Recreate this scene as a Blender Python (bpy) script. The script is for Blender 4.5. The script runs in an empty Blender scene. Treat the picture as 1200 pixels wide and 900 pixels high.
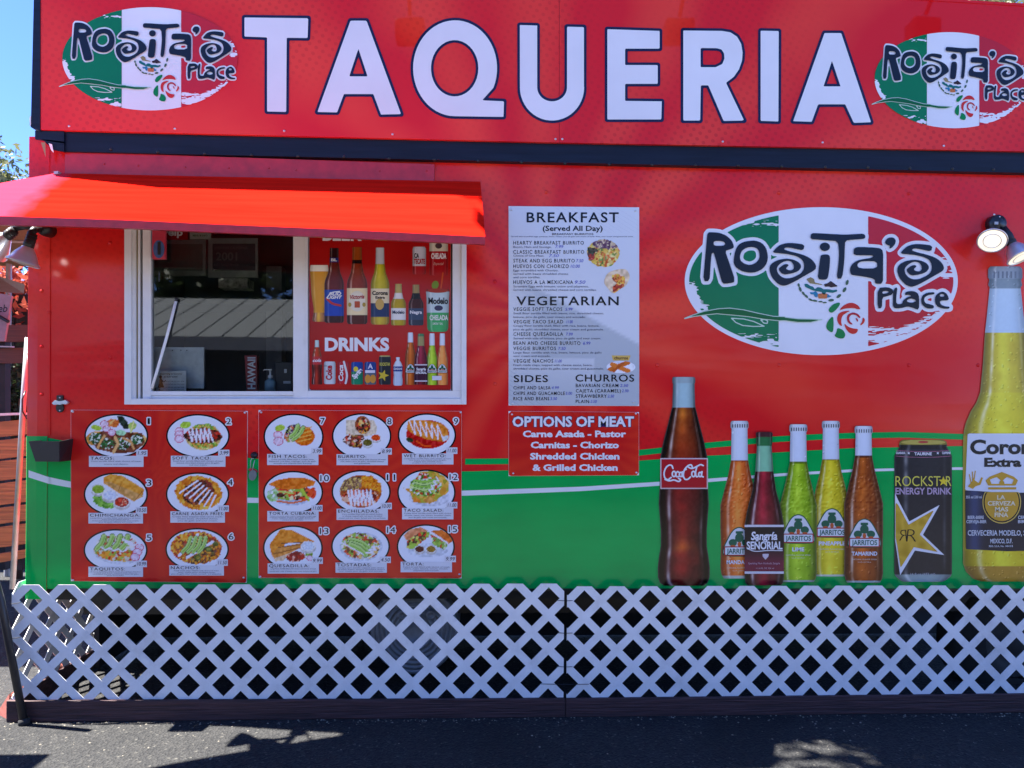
import bpy, bmesh, math, random
import numpy as np
from mathutils import Vector, Matrix
random.seed(7); np.random.seed(7)
SC = bpy.context.scene
COL = SC.collection
# ------------------------------------------------------------------ camera
CAM_D, CAM_H, YAW, ROLL, F, HOR = 3.853, 1.54, math.radians(2.31), 0.0069, 867.0, 485.0
Rm = Matrix.Rotation(-YAW, 3, 'Z') @ Matrix.Rotation(math.pi/2, 3, 'X') @ Matrix.Rotation(ROLL, 3, 'Z')
CPOS = Vector((0, -CAM_D, CAM_H))
cd = bpy.data.cameras.new('camera'); cam = bpy.data.objects.new('camera', cd); COL.objects.link(cam)
cam.matrix_world = Matrix.Translation(CPOS) @ Rm.to_4x4()
cd.sensor_width = 36; cd.lens = F/1200*36; cd.shift_y = (HOR-450)/1200; cd.clip_start = .05; cd.clip_end = 900
SC.camera = cam
SC.render.resolution_x = 1024; SC.render.resolution_y = 768
# ------------------------------------------------------------------ light
SUN = Vector((0.54, -0.09, -1.0)).normalized()          # direction the light travels
el = math.asin(-SUN.z); az = math.atan2(-SUN.x, -SUN.y)
w = bpy.data.worlds.new('World'); SC.world = w; w.use_nodes = True
nt = w.node_tree; sky = nt.nodes.new('ShaderNodeTexSky'); sky.sky_type = 'NISHITA'; sky.sun_disc = False
sky.sun_elevation = el; sky.sun_rotation = az; sky.air_density = 0.7; sky.dust_density = 0.0; sky.ozone_density = 2.6; sky.altitude = 300
tint = nt.nodes.new('ShaderNodeMixRGB'); tint.blend_type = 'MULTIPLY'; tint.inputs[0].default_value = 1; tint.inputs[2].default_value = (.64, .80, 1.24, 1)
nt.links.new(sky.outputs[0], tint.inputs[1]); nt.links.new(tint.outputs[0], nt.nodes['Background'].inputs[0]); nt.nodes['Background'].inputs[1].default_value = 0.062
sd = bpy.data.lights.new('sun', 'SUN'); sd.energy = 5.0; sd.angle = math.radians(.5); sd.color = (1, .95, .88)
so = bpy.data.objects.new('sun', sd); COL.objects.link(so); so.rotation_euler = SUN.to_track_quat('-Z', 'Y').to_euler(); so.location = (-4, 1, 9)
SC.view_settings.view_transform = 'Standard'; SC.view_settings.look = 'None'; SC.view_settings.exposure = 2.62; SC.view_settings.gamma = 1

# ------------------------------------------------------------------ helpers
MR = np.array([list(r) for r in Rm]); CP = np.array(CPOS)
def WP(P, y=0.0):
    """photo pixels (n,2) -> world points on the vertical plane at depth y"""
    P = np.asarray(P, float).reshape(-1, 2)
    d = np.stack([(P[:, 0]-600)/F, -(P[:, 1]-HOR)/F, -np.ones(len(P))], 1) @ MR.T
    t = (y-CP[1])/d[:, 1]
    return CP + d*t[:, None]
def W(px, py, y=0.0): return Vector(WP([(px, py)], y)[0])
def G(px, py, z=0.0):
    d = np.array([(px-600)/F, -(py-HOR)/F, -1.0]) @ MR.T
    return Vector(CP + d*((z-CP[2])/d[2]))
def lin(c):
    c = np.asarray(c, float)
    if c.max() > 1.0: c = c/255.0
    return np.where(c <= .04045, c/12.92, ((c+.055)/1.055)**2.4)
def mesh_ob(name, V, Fc, mat=None, parent=None, smooth=False, cols=None):
    me = bpy.data.meshes.new(name); me.from_pydata([tuple(v) for v in V], [], [tuple(f) for f in Fc]); 
    if cols is not None:
        a = me.color_attributes.new('Col', 'FLOAT_COLOR', 'POINT')
        c4 = np.ones((len(V), 4), np.float32); c4[:, :3] = cols; a.data.foreach_set('color', c4.ravel())
    me.update()
    if smooth: me.polygons.foreach_set('use_smooth', [True]*len(me.polygons))
    if mat: me.materials.append(mat)
    o = bpy.data.objects.new(name, me); COL.objects.link(o)
    if parent: setpar(o, parent)
    return o
def setpar(o, p):
    o.parent = p; o.matrix_parent_inverse = PINV.get(p.name, Matrix.Identity(4))
PINV = {}
def thing(name, label, cat, loc=(0, 0, 0), group=None):
    o = bpy.data.objects.new(name, None); COL.objects.link(o); o.location = loc
    o.empty_display_size = .1; PINV[o.name] = Matrix.Translation(-Vector(loc))
    return tag(o, label, cat, group)
def tag(o, label=None, cat=None, group=None, kind=None):
    if label: o['label'] = label
    if cat: o['category'] = cat
    if group: o['group'] = group
    if kind: o['kind'] = kind
    return o
class MB:
    def __init__(s): s.V = []; s.F = []
    def add(s, V, Fc):
        n = len(s.V); s.V += [tuple(v) for v in V]; s.F += [tuple(i+n for i in f) for f in Fc]; return s
    def box(s, x0, x1, y0, y1, z0, z1):
        return s.hexa([(x0,y0,z0),(x1,y0,z0),(x1,y0,z1),(x0,y0,z1)], [(x0,y1,z0),(x1,y1,z0),(x1,y1,z1),(x0,y1,z1)])
    def hexa(s, a, b):
        return s.add(list(a)+list(b), [(0,1,2,3),(7,6,5,4),(0,4,5,1),(1,5,6,2),(2,6,7,3),(3,7,4,0)])
    def quadbox(s, pts, y0, y1):
        """4 photo pixels (front face at y0) extruded back to y1"""
        f = WP(pts, y0); b = f.copy(); b[:, 1] = y1
        return s.hexa(f[::-1], b[::-1])
    def prism(s, poly, y0, y1):
        n = len(poly); f = [(p[0], y0, p[1]) for p in poly]; b = [(p[0], y1, p[1]) for p in poly]
        return s.add(f+b, [tuple(range(n))[::-1], tuple(range(n, 2*n))] + [(i, (i+1) % n, n+(i+1) % n, n+i) for i in range(n)])
    def tube(s, pts, r, n=10, caps=True, r1=None):
        pts = [Vector(p) for p in pts]; V = []; m = len(pts)
        for i, p in enumerate(pts):
            d = (pts[min(i+1, m-1)]-pts[max(i-1, 0)]).normalized()
            a = d.orthogonal().normalized() if i == 0 else (a - d*a.dot(d)).normalized()
            b = d.cross(a); rr = r if r1 is None else r+(r1-r)*i/(m-1)
            V += [p+(a*math.cos(t)+b*math.sin(t))*rr for t in [2*math.pi*k/n for k in range(n)]]
        Fc = [(i*n+k, i*n+(k+1) % n, (i+1)*n+(k+1) % n, (i+1)*n+k) for i in range(m-1) for k in range(n)]
        if caps: Fc += [tuple(range(n))[::-1], tuple((m-1)*n+k for k in range(n))]
        return s.add(V, Fc)
    def lathe(s, prof, org, axis, n=24, cap0=False, cap1=False):
        axis = Vector(axis).normalized(); a = axis.orthogonal().normalized(); b = axis.cross(a); org = Vector(org)
        V = [org+axis*h+(a*math.cos(2*math.pi*k/n)+b*math.sin(2*math.pi*k/n))*r for h, r in prof for k in range(n)]
        m = len(prof)
        Fc = [(i*n+k, i*n+(k+1) % n, (i+1)*n+(k+1) % n, (i+1)*n+k) for i in range(m-1) for k in range(n)]
        if cap0: Fc.append(tuple(range(n))[::-1])
        if cap1: Fc.append(tuple((m-1)*n+k for k in range(n)))
        return s.add(V, Fc)
    def build(s, name, mat, parent=None, smooth=False, bevel=0):
        o = mesh_ob(name, s.V, s.F, mat, parent, smooth)
        if bevel:
            md = o.modifiers.new('b', 'BEVEL'); md.width = bevel; md.segments = 2; md.limit_method = 'ANGLE'
        return o
# ---- materials
def newmat(name):
    m = bpy.data.materials.new(name); m.use_nodes = True; return m, m.node_tree, m.node_tree.nodes['Principled BSDF']
def N(nt, t, **kw):
    n = nt.nodes.new(t)
    for k, v in kw.items():
        if k.startswith('i_'): n.inputs[int(k[2:])].default_value = v
        else: setattr(n, k, v)
    return n
def simple(name, col, rough=.5, metal=0, var=.12, scale=30, bump=.0, spec=.5, stretch=(1, 1, 1), dirt=0):
    m, nt, b = newmat(name); L = nt.links.new
    b.inputs['Roughness'].default_value = rough; b.inputs['Metallic'].default_value = metal; b.inputs['Specular IOR Level'].default_value = spec
    tc = N(nt, 'ShaderNodeTexCoord'); mp = N(nt, 'ShaderNodeMapping'); mp.inputs['Scale'].default_value = stretch
    L(tc.outputs['Object'], mp.inputs[0])
    no = N(nt, 'ShaderNodeTexNoise'); no.inputs['Scale'].default_value = scale; no.inputs['Detail'].default_value = 5; L(mp.outputs[0], no.inputs[0])
    r = N(nt, 'ShaderNodeValToRGB'); c = np.array(col, float)
    r.color_ramp.elements[0].position = .3; r.color_ramp.elements[1].position = .7
    r.color_ramp.elements[0].color = (*np.clip(c*(1-var), 0, 1), 1); r.color_ramp.elements[1].color = (*np.clip(c*(1+var), 0, 1), 1)
    L(no.outputs[0], r.inputs[0]); out = r.outputs[0]
    if dirt:
        n2 = N(nt, 'ShaderNodeTexNoise'); n2.inputs['Scale'].default_value = 3.1; n2.inputs['Detail'].default_value = 8; n2.inputs['Roughness'].default_value = .75; L(tc.outputs['Object'], n2.inputs[0])
        r2 = N(nt, 'ShaderNodeValToRGB'); r2.color_ramp.elements[0].position = .52; r2.color_ramp.elements[1].position = .75
        r2.color_ramp.elements[0].color = (0,0,0,1); r2.color_ramp.elements[1].color = (dirt, dirt, dirt, 1); L(n2.outputs[0], r2.inputs[0])
        mx = N(nt, 'ShaderNodeMixRGB'); L(r2.outputs[0], mx.inputs[0]); L(out, mx.inputs[1]); mx.inputs[2].default_value = (.16,.14,.12,1); out = mx.outputs[0]
    L(out, b.inputs['Base Color'])
    if bump:
        bp = N(nt, 'ShaderNodeBump'); bp.inputs['Strength'].default_value = bump; bp.inputs['Distance'].default_value = .01
        L(no.outputs[0], bp.inputs['Height']); L(bp.outputs[0], b.inputs['Normal'])
    return m
_flat = {}
def ink(c, rough=.22):
    k = (tuple(c), rough)
    if k not in _flat:
        m = simple('ink_%d' % len(_flat), lin(c)*.86, rough, var=.04, scale=4, spec=.3); _flat[k] = m
    return _flat[k]
def emis(name, col, s):
    m, nt, b = newmat(name); b.inputs['Base Color'].default_value = (*col, 1); b.inputs['Emission Color'].default_value = (*col, 1); b.inputs['Emission Strength'].default_value = s; b.inputs['Roughness'].default_value = .15
    return m
def mk_print():
    m, nt, b = newmat('printed_picture'); L = nt.links.new
    a = N(nt, 'ShaderNodeAttribute', attribute_name='Col'); L(a.outputs['Color'], b.inputs['Base Color']); b.inputs['Roughness'].default_value = .22; b.inputs['Specular IOR Level'].default_value = .3
    return m
M_PRINT = mk_print()
def skin(name, wavy=.12, rough=.2):
    """glossy red vinyl wrap: faint sunburst rays and halftone dots are printed on it"""
    m, nt, b = newmat(name); L = nt.links.new
    g = N(nt, 'ShaderNodeNewGeometry'); sp = N(nt, 'ShaderNodeSeparateXYZ'); L(g.outputs['Position'], sp.inputs[0])
    def math_(op, a, bb=None, c=None):
        n = N(nt, 'ShaderNodeMath', operation=op)
        for i, v in enumerate((a, bb, c)):
            if v is None: continue
            if isinstance(v, (int, float)): n.inputs[i].default_value = v
            else: L(v, n.inputs[i])
        return n.outputs[0]
    dx = math_('SUBTRACT', sp.outputs['X'], 0.3); dz = math_('SUBTRACT', sp.outputs['Z'], 2.05)
    an = math_('ARCTAN2', dz, dx); ray = math_('SINE', math_('MULTIPLY', an, 17))
    n1 = N(nt, 'ShaderNodeTexNoise'); n1.inputs['Scale'].default_value = 1.3; n1.inputs['Detail'].default_value = 4; L(g.outputs['Position'], n1.inputs[0])
    f = math_('ADD', math_('MULTIPLY', ray, .16), n1.outputs[0])
    r = N(nt, 'ShaderNodeValToRGB'); e = r.color_ramp.elements; e[0].position = .35; e[1].position = .75
    e[0].color = (.69, .010, .014, 1); e[1].color = (.80, .048, .026, 1); L(f, r.inputs[0])
    dot = math_('MULTIPLY', math_('SINE', math_('MULTIPLY', math_('ADD', sp.outputs['X'], math_('MULTIPLY', sp.outputs['Z'], .35)), 118)), math_('SINE', math_('MULTIPLY', math_('SUBTRACT', sp.outputs['Z'], math_('MULTIPLY', sp.outputs['X'], .22)), 118)))
    n2 = N(nt, 'ShaderNodeTexNoise'); n2.inputs['Scale'].default_value = .9; L(g.outputs['Position'], n2.inputs[0])
    dm = math_('MULTIPLY', math_('GREATER_THAN', dot, .45), math_('MULTIPLY', math_('SUBTRACT', n2.outputs[0], .42), 1.6)); dm = math_('MAXIMUM', dm, 0)
    mx = N(nt, 'ShaderNodeMixRGB'); L(dm, mx.inputs[0]); L(r.outputs[0], mx.inputs[1]); mx.inputs[2].default_value = (.42, .01, .012, 1)
    L(mx.outputs[0], b.inputs['Base Color'])
    b.inputs['Roughness'].default_value = rough; b.inputs['Specular IOR Level'].default_value = .28
    n3 = N(nt, 'ShaderNodeTexNoise'); n3.inputs['Scale'].default_value = 2.2; n3.inputs['Detail'].default_value = 2; mp = N(nt, 'ShaderNodeMapping'); mp.inputs['Scale'].default_value = (.7, 1, 2.6); L(g.outputs['Position'], mp.inputs[0]); L(mp.outputs[0], n3.inputs[0])
    n4 = N(nt, 'ShaderNodeTexNoise'); n4.inputs['Scale'].default_value = 160; L(g.outputs['Position'], n4.inputs[0])
    hh = math_('ADD', n3.outputs[0], math_('MULTIPLY', n4.outputs[0], .006))
    bp = N(nt, 'ShaderNodeBump'); bp.inputs['Strength'].default_value = wavy; bp.inputs['Distance'].default_value = .05; L(hh, bp.inputs['Height']); L(bp.outputs[0], b.inputs['Normal'])
    return m
M = dict(
    skin=skin('red_vinyl_wrap'), signskin=skin('red_sign_vinyl', .03, .05),
    green=simple('green_vinyl', (.0, .38, .07), .16, spec=.22, var=.10, scale=2.2, stretch=(1, 1, 3)),
    white_pl=simple('white_lattice_plastic', (.78, .78, .77), .42, var=.06, scale=14, dirt=.32),
    white_fr=simple('white_window_vinyl', (.74, .74, .74), .38, var=.04, scale=10, dirt=.25),
    white=simple('white_paint', (.8, .8, .8), .4, var=.03),
    navy=simple('navy_beam_paint', (.007, .012, .026), .45, spec=.2, var=.25, scale=9, stretch=(.4, 1, 6), bump=.1),
    black=simple('black_metal', (.012, .012, .014), .35, var=.2),
    blackpl=simple('black_plastic', (.015, .015, .017), .45, var=.15),
    dark=simple('underbody_black', (.02, .02, .021), .7, var=.3, scale=12),
    redpaint=simple('old_red_paint', (.42, .012, .02), .30, var=.18, scale=22, bump=.12),
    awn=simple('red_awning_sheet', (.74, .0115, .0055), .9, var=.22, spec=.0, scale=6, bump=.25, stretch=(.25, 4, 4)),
    kick=simple('maroon_stained_timber', (.055, .022, .022), .7, var=.5, scale=11, stretch=(.5, 3, 12), bump=.7),
    wood=simple('varnished_brown_timber', (.44, .17, .045), .5, var=.35, scale=7, stretch=(.5, 2, 12), bump=.3),
    steel=simple('galvanised_tube', (.42, .42, .42), .4, .35, var=.12, scale=20),
    screw=simple('zinc_screw', (.7, .7, .72), .3, .9),
    chrome=simple('polished_reflector', (.6, .64, .7), .3, .6, var=.03),
    cloth=simple('white_canvas', (.42, .36, .38), .8, var=.05),
    tan=simple('tan_canvas', (.30, .24, .13), .8, var=.15, scale=8),
    rubber=simple('tyre_rubber', (.02, .02, .02), .8),
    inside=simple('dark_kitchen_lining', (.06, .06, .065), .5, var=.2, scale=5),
    tank=simple('grey_painted_steel_tank', (.24, .27, .30), .4, .2, var=.1),
)
def pink_shade_end(m, x0):  # paints the pink of the shaded left end into the sheet colour
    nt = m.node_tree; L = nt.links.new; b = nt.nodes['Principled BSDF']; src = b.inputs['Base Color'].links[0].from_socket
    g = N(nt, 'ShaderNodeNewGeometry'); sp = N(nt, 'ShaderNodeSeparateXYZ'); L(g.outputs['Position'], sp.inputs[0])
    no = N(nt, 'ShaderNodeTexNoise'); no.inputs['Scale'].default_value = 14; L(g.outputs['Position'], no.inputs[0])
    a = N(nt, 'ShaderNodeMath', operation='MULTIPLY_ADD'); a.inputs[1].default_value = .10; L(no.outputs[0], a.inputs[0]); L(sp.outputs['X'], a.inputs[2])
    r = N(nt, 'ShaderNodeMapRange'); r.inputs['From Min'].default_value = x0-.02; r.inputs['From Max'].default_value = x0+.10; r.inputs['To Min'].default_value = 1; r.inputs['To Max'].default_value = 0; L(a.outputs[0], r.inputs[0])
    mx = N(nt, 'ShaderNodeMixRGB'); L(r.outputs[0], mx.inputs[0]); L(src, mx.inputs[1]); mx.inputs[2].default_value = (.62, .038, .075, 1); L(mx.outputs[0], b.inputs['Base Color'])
pink_shade_end(M['awn'], W(45, 230, -.2).x+.05)
# ---- signed distance drawing in photo pixels
def chaikin(P, n=2, closed=True):
    P = np.asarray(P, float)
    for _ in range(n):
        Q = np.roll(P, -1, 0) if closed else P[1:]; A = P if closed else P[:-1]
        R = np.empty((2*len(A), 2)); R[0::2] = .78*A+.22*Q; R[1::2] = .22*A+.78*Q
        P = R if closed else np.vstack([P[:1], R, P[-1:]])
    return P
def sd_poly(X, Y, P):
    P = np.asarray(P, float); Q = np.roll(P, -1, 0); d = np.full(X.shape, 1e9); ins = np.zeros(X.shape, bool)
    for (ax, ay), (bx, by) in zip(P, Q):
        ex, ey = bx-ax, by-ay; wx, wy = X-ax, Y-ay; l = ex*ex+ey*ey+1e-12
        t = np.clip((wx*ex+wy*ey)/l, 0, 1); d = np.minimum(d, (wx-ex*t)**2+(wy-ey*t)**2)
        if ay != by:
            c = ((ay > Y) != (by > Y)) & (X < (bx-ax)*(Y-ay)/(by-ay)+ax); ins ^= c
    d = np.sqrt(d); return np.where(ins, -d, d)
def sd_line(X, Y, P, w):
    P = np.asarray(P, float); d = np.full(X.shape, 1e9)
    for (ax, ay), (bx, by) in zip(P[:-1], P[1:]):
        ex, ey = bx-ax, by-ay; wx, wy = X-ax, Y-ay; l = ex*ex+ey*ey+1e-12
        t = np.clip((wx*ex+wy*ey)/l, 0, 1); d = np.minimum(d, (wx-ex*t)**2+(wy-ey*t)**2)
    return np.sqrt(d)-w/2
def sd_ell(X, Y, cx, cy, rx, ry, rot=0):
    c, s = math.cos(rot), math.sin(rot); x = (X-cx)*c+(Y-cy)*s; y = -(X-cx)*s+(Y-cy)*c
    k = np.sqrt((x/rx)**2+(y/ry)**2)+1e-9; g = np.sqrt((x/rx**2)**2+(y/ry**2)**2)+1e-9
    return k*(k-1)/g
def sd_rect(X, Y, x0, y0, x1, y1): return np.maximum(np.maximum(x0-X, X-x1), np.maximum(y0-Y, Y-y1))
def sdf_mesh(sdf, bbox, step):
    """marching squares: returns pixel-space vertices and faces of the region sdf<0"""
    x0, y0, x1, y1 = bbox; nx = int((x1-x0)/step)+2; ny = int((y1-y0)/step)+2
    gx = x0+np.arange(nx)*step; gy = y0+np.arange(ny)*step
    X, Y = np.meshgrid(gx, gy); S = sdf(X, Y); S = np.where(np.abs(S) < 1e-4, -1e-4, S); I = S < 0
    cnt = I[:-1, :-1].astype(int)+I[1:, :-1]+I[:-1, 1:]+I[1:, 1:]
    V = []; Fc = []; gid = {}; eid = {}
    def gv(j, i):
        k = (j, i)
        if k not in gid: gid[k] = len(V); V.append((gx[i], gy[j]))
        return gid[k]
    def ev(a, b):
        k = (a, b) if a < b else (b, a)
        if k not in eid:
            sa, sb = S[a], S[b]; t = sa/(sa-sb); eid[k] = len(V)
            V.append((gx[a[1]]+(gx[b[1]]-gx[a[1]])*t, gy[a[0]]+(gy[b[0]]-gy[a[0]])*t))
        return eid[k]
    for j, i in zip(*np.nonzero(cnt == 4)):
        Fc.append((gv(j+1, i), gv(j+1, i+1), gv(j, i+1), gv(j, i)))
    for j, i in zip(*np.nonzero((cnt > 0) & (cnt < 4))):
        c = [(j+1, i), (j+1, i+1), (j, i+1), (j, i)]; f = []
        for k in range(4):
            a, b = c[k], c[(k+1) % 4]
            if I[a]: f.append(gv(*a))
            if I[a] != I[b]: f.append(ev(a, b))
        if cnt[j, i] == 2 and I[c[0]] == I[c[2]]:
            if len(f) == 6: Fc.append(tuple(f)); continue
        if len(f) >= 3: Fc.append(tuple(f))
    return np.array(V), Fc
def shape(name, sdf, bbox, step, y, mat=None, parent=None, paint=None, warp=None):
    V, Fc = sdf_mesh(sdf, bbox, step)
    if len(V) == 0: return None
    cols = paint(V[:, 0], V[:, 1]) if paint else None
    P = warp(V) if warp else V
    return mesh_ob(name, WP(P, y), Fc, mat or M_PRINT, parent, cols=cols)
def poly(name, pts, y, mat, parent=None, warp=None):
    P = np.asarray(pts, float); P = warp(P) if warp else P
    # keep the face looking towards -y
    a = sum(P[i][0]*P[(i+1) % len(P)][1]-P[(i+1) % len(P)][0]*P[i][1] for i in range(len(P)))
    if a > 0: P = P[::-1]
    return mesh_ob(name, WP(P, y), [tuple(range(len(P)))], mat, parent)
# ---- text
_cap = None
_tc = {}
def text_geo(s, bold, shear, spc):
    k = (s, bold, shear, spc)
    if k in _tc: return _tc[k]
    cu = bpy.data.curves.new('t', 'FONT'); cu.body = s; cu.size = 1; cu.offset = bold; cu.shear = shear; cu.space_character = spc; cu.resolution_u = 2 if len(s) > 12 else 4
    ob = bpy.data.objects.new('t', cu); me = bpy.data.meshes.new_from_object(ob)
    V = np.array([tuple(v.co) for v in me.vertices]).reshape(-1, 3)[:, :2]; Fc = [tuple(p.vertices) for p in me.polygons]
    bpy.data.objects.remove(ob); bpy.data.curves.remove(cu); bpy.data.meshes.remove(me)
    _tc[k] = (V, Fc); return _tc[k]
def text(s, x0, x1, yt, yb, y, mat, parent, name='lettering', bold=.0, shear=0, spc=1.0, rot=0, warp=None, slope=0):
    """x0..x1 ink width, yt..yb cap height, in photo pixels"""
    global _cap
    if _cap is None: _cap = text_geo('H', 0, 0, 1)[0][:, 1].max()
    V, Fc = text_geo(s, bold, shear, spc)
    if not len(V): return None
    a, b = V[:, 0].min(), V[:, 0].max()
    P = np.empty_like(V); P[:, 0] = x0+(V[:, 0]-a)/(b-a)*(x1-x0); P[:, 1] = yb-(V[:, 1])/_cap*(yb-yt)+slope*(P[:, 0]-x0)
    if rot:
        cx, cy = (x0+x1)/2, (yt+yb)/2; c, sn = math.cos(rot), math.sin(rot); Q = P-[cx, cy]
        P = np.stack([cx+Q[:, 0]*c-Q[:, 1]*sn, cy+Q[:, 0]*sn+Q[:, 1]*c], 1)
    if warp: P = warp(P)
    return mesh_ob(name, WP(P, y), Fc, mat, parent)
def halo(geo_args, x0, x1, yt, yb, r, y, mat, parent, name, shear=0):
    """rounded outline behind a piece of lettering"""
    s_, bold, spc = geo_args; V, Fc = text_geo(s_, bold, shear, spc); a, b = V[:, 0].min(), V[:, 0].max()
    P = np.stack([x0+(V[:, 0]-a)/(b-a)*(x1-x0), yb-V[:, 1]/_cap*(yb-yt)], 1); E = {}
    for f in Fc:
        for i in range(len(f)): e = (f[i], f[(i+1) % len(f)]); E[e] = 1
    E = [(P[i], P[j]) for i, j in E if (j, i) not in E]
    def f(X, Y):
        d = np.full(X.shape, 1e9); ins = np.zeros(X.shape, bool)
        for (ax, ay), (bx, by) in E:
            ex, ey = bx-ax, by-ay; wx, wy = X-ax, Y-ay; t = np.clip((wx*ex+wy*ey)/(ex*ex+ey*ey+1e-12), 0, 1); d = np.minimum(d, (wx-ex*t)**2+(wy-ey*t)**2)
            if ay != by: ins ^= ((ay > Y) != (by > Y)) & (X < (bx-ax)*(Y-ay)/(by-ay)+ax)
        d = np.sqrt(d); return np.where(ins, -d, d)-r
    return shape(name, f, (x0-r-.5, yt-r-.5, x1+r+.5, yb+r+.5), .6, y, mat, parent)
def screw(px, py, y, r, parent, mat=None, name='screw'):
    p = W(px, py, y); return MB().lathe([(0, r), (r*.45, r*.85), (r*.75, r*.4), (r*.8, 0.0001)], p, (0, -1, 0), 10).build(name, mat or M['screw'], parent, True)
def noise2(X, Y, s, seed=0):
    rs = np.random.RandomState(seed); T = rs.rand(64, 64)
    x = X/s+100; y = Y/s+100; xi = np.floor(x).astype(int); yi = np.floor(y).astype(int); fx = x-xi; fy = y-yi
    fx = fx*fx*(3-2*fx); fy = fy*fy*(3-2*fy); g = lambda a, b: T[b % 64, a % 64]
    return (g(xi, yi)*(1-fx)+g(xi+1, yi)*fx)*(1-fy)+(g(xi, yi+1)*(1-fx)+g(xi+1, yi+1)*fx)*fy
#--MORE--
# ================================================================== SETTING
def asphalt():
    m, nt, b = newmat('asphalt'); L = nt.links.new; g = N(nt, 'ShaderNodeNewGeometry')
    v = N(nt, 'ShaderNodeTexVoronoi'); v.inputs['Scale'].default_value = 95; L(g.outputs['Position'], v.inputs[0])
    n = N(nt, 'ShaderNodeTexNoise'); n.inputs['Scale'].default_value = 2.3; n.inputs['Detail'].default_value = 9; n.inputs['Roughness'].default_value = .7; L(g.outputs['Position'], n.inputs[0])
    bw = N(nt, 'ShaderNodeRGBToBW'); L(v.outputs['Color'], bw.inputs[0])
    r = N(nt, 'ShaderNodeValToRGB'); e = r.color_ramp.elements; e[0].color = (.009, .010, .012, 1); e[1].color = (.034, .034, .034, 1); e[1].position = .85; L(bw.outputs[0], r.inputs[0])
    e2 = e.new(.93); e2.color = (.075, .073, .066, 1)
    mx = N(nt, 'ShaderNodeMixRGB', blend_type='MULTIPLY'); mx.inputs[0].default_value = .7; L(r.outputs[0], mx.inputs[1])
    r2 = N(nt, 'ShaderNodeValToRGB'); r2.color_ramp.elements[0].position = .3; r2.color_ramp.elements[0].color = (.7, .7, .7, 1); r2.color_ramp.elements[1].position = .7; r2.color_ramp.elements[1].color = (1.2, 1.18, 1.12, 1); L(n.outputs[0], r2.inputs[0]); L(r2.outputs[0], mx.inputs[2])
    # pale grit blown about
    v3 = N(nt, 'ShaderNodeTexVoronoi'); v3.inputs['Scale'].default_value = 7; L(g.outputs['Position'], v3.inputs[0])
    lt = N(nt, 'ShaderNodeMath', operation='LESS_THAN'); lt.inputs[1].default_value = .02; L(v3.outputs['Distance'], lt.inputs[0])
    m3 = N(nt, 'ShaderNodeMixRGB'); L(lt.outputs[0], m3.inputs[0]); L(mx.outputs[0], m3.inputs[1]); m3.inputs[2].default_value = (.13, .12, .10, 1)
    L(m3.outputs[0], b.inputs['Base Color']); b.inputs['Roughness'].default_value = .85; b.inputs['Specular IOR Level'].default_value = .25
    bp = N(nt, 'ShaderNodeBump'); bp.inputs['Strength'].default_value = .8; bp.inputs['Distance'].default_value = .006; L(v.outputs['Distance'], bp.inputs['Height']); L(bp.outputs[0], b.inputs['Normal'])
    # oily stains and long hairline cracks filled with dust
    n5 = N(nt, 'ShaderNodeTexNoise'); n5.inputs['Scale'].default_value = 1.1; n5.inputs['Detail'].default_value = 3; L(g.outputs['Position'], n5.inputs[0])
    r5 = N(nt, 'ShaderNodeValToRGB'); r5.color_ramp.elements[0].position = .56; r5.color_ramp.elements[1].position = .68; L(n5.outputs[0], r5.inputs[0])
    m5 = N(nt, 'ShaderNodeMixRGB'); f5 = N(nt, 'ShaderNodeMath', operation='MULTIPLY'); f5.inputs[1].default_value = .55; L(r5.outputs[0], f5.inputs[0]); L(f5.outputs[0], m5.inputs[0]); L(m3.outputs[0], m5.inputs[1]); m5.inputs[2].default_value = (.009, .009, .010, 1); L(m5.outputs[0], b.inputs['Base Color'])
    return m
tag(mesh_ob('asphalt_ground', [(-400, -400, 0), (400, -400, 0), (400, 400, 0), (-400, 400, 0)], [(0, 1, 2, 3)], asphalt()), 'dark asphalt lot in front of and beneath the food truck', kind='structure')

tag(mesh_ob('bounce_ground', [(-60, -60, .004), (60, -60, .004), (60, -1.9, .004), (-60, -1.9, .004)], [(0, 1, 2, 3)], simple('bounce_grey', (.125, .115, .10), .85, var=.2, scale=3, spec=.2)), 'added pale ground out of view that bounces sunlight onto the truck wall', kind='structure')  # pale sheet added out of view for warm bounce on the wall
# ================================================================== FOOD TRUCK
truck = thing('food_truck', 'red and green food truck body with drink pictures, logo and sliding service window', 'food truck', (0, 1, 0))
DEP = 2.3
def wallbox(name, pts, mat, y0=0.0, y1=.03): return MB().quadbox(pts, y0, y1).build(name, mat, truck)
# skin panels round the window opening (pixels: window hole 147..545 x 262..473)
Lx, Rx, T, B = 54.5, 1290, 160, 690
wallbox('wall_panel', [(Lx, T), (147, T), (147, B), (Lx, B)], M['skin'])
wallbox('wall_panel', [(147, T), (545, T), (545, 262), (147, 262)], M['skin'])
wallbox('wall_panel', [(147, 473), (545, 473), (545, B), (147, B)], M['skin'])
wallbox('wall_panel', [(545, T), (Rx, T), (Rx, B), (545, B)], M['skin'])
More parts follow.
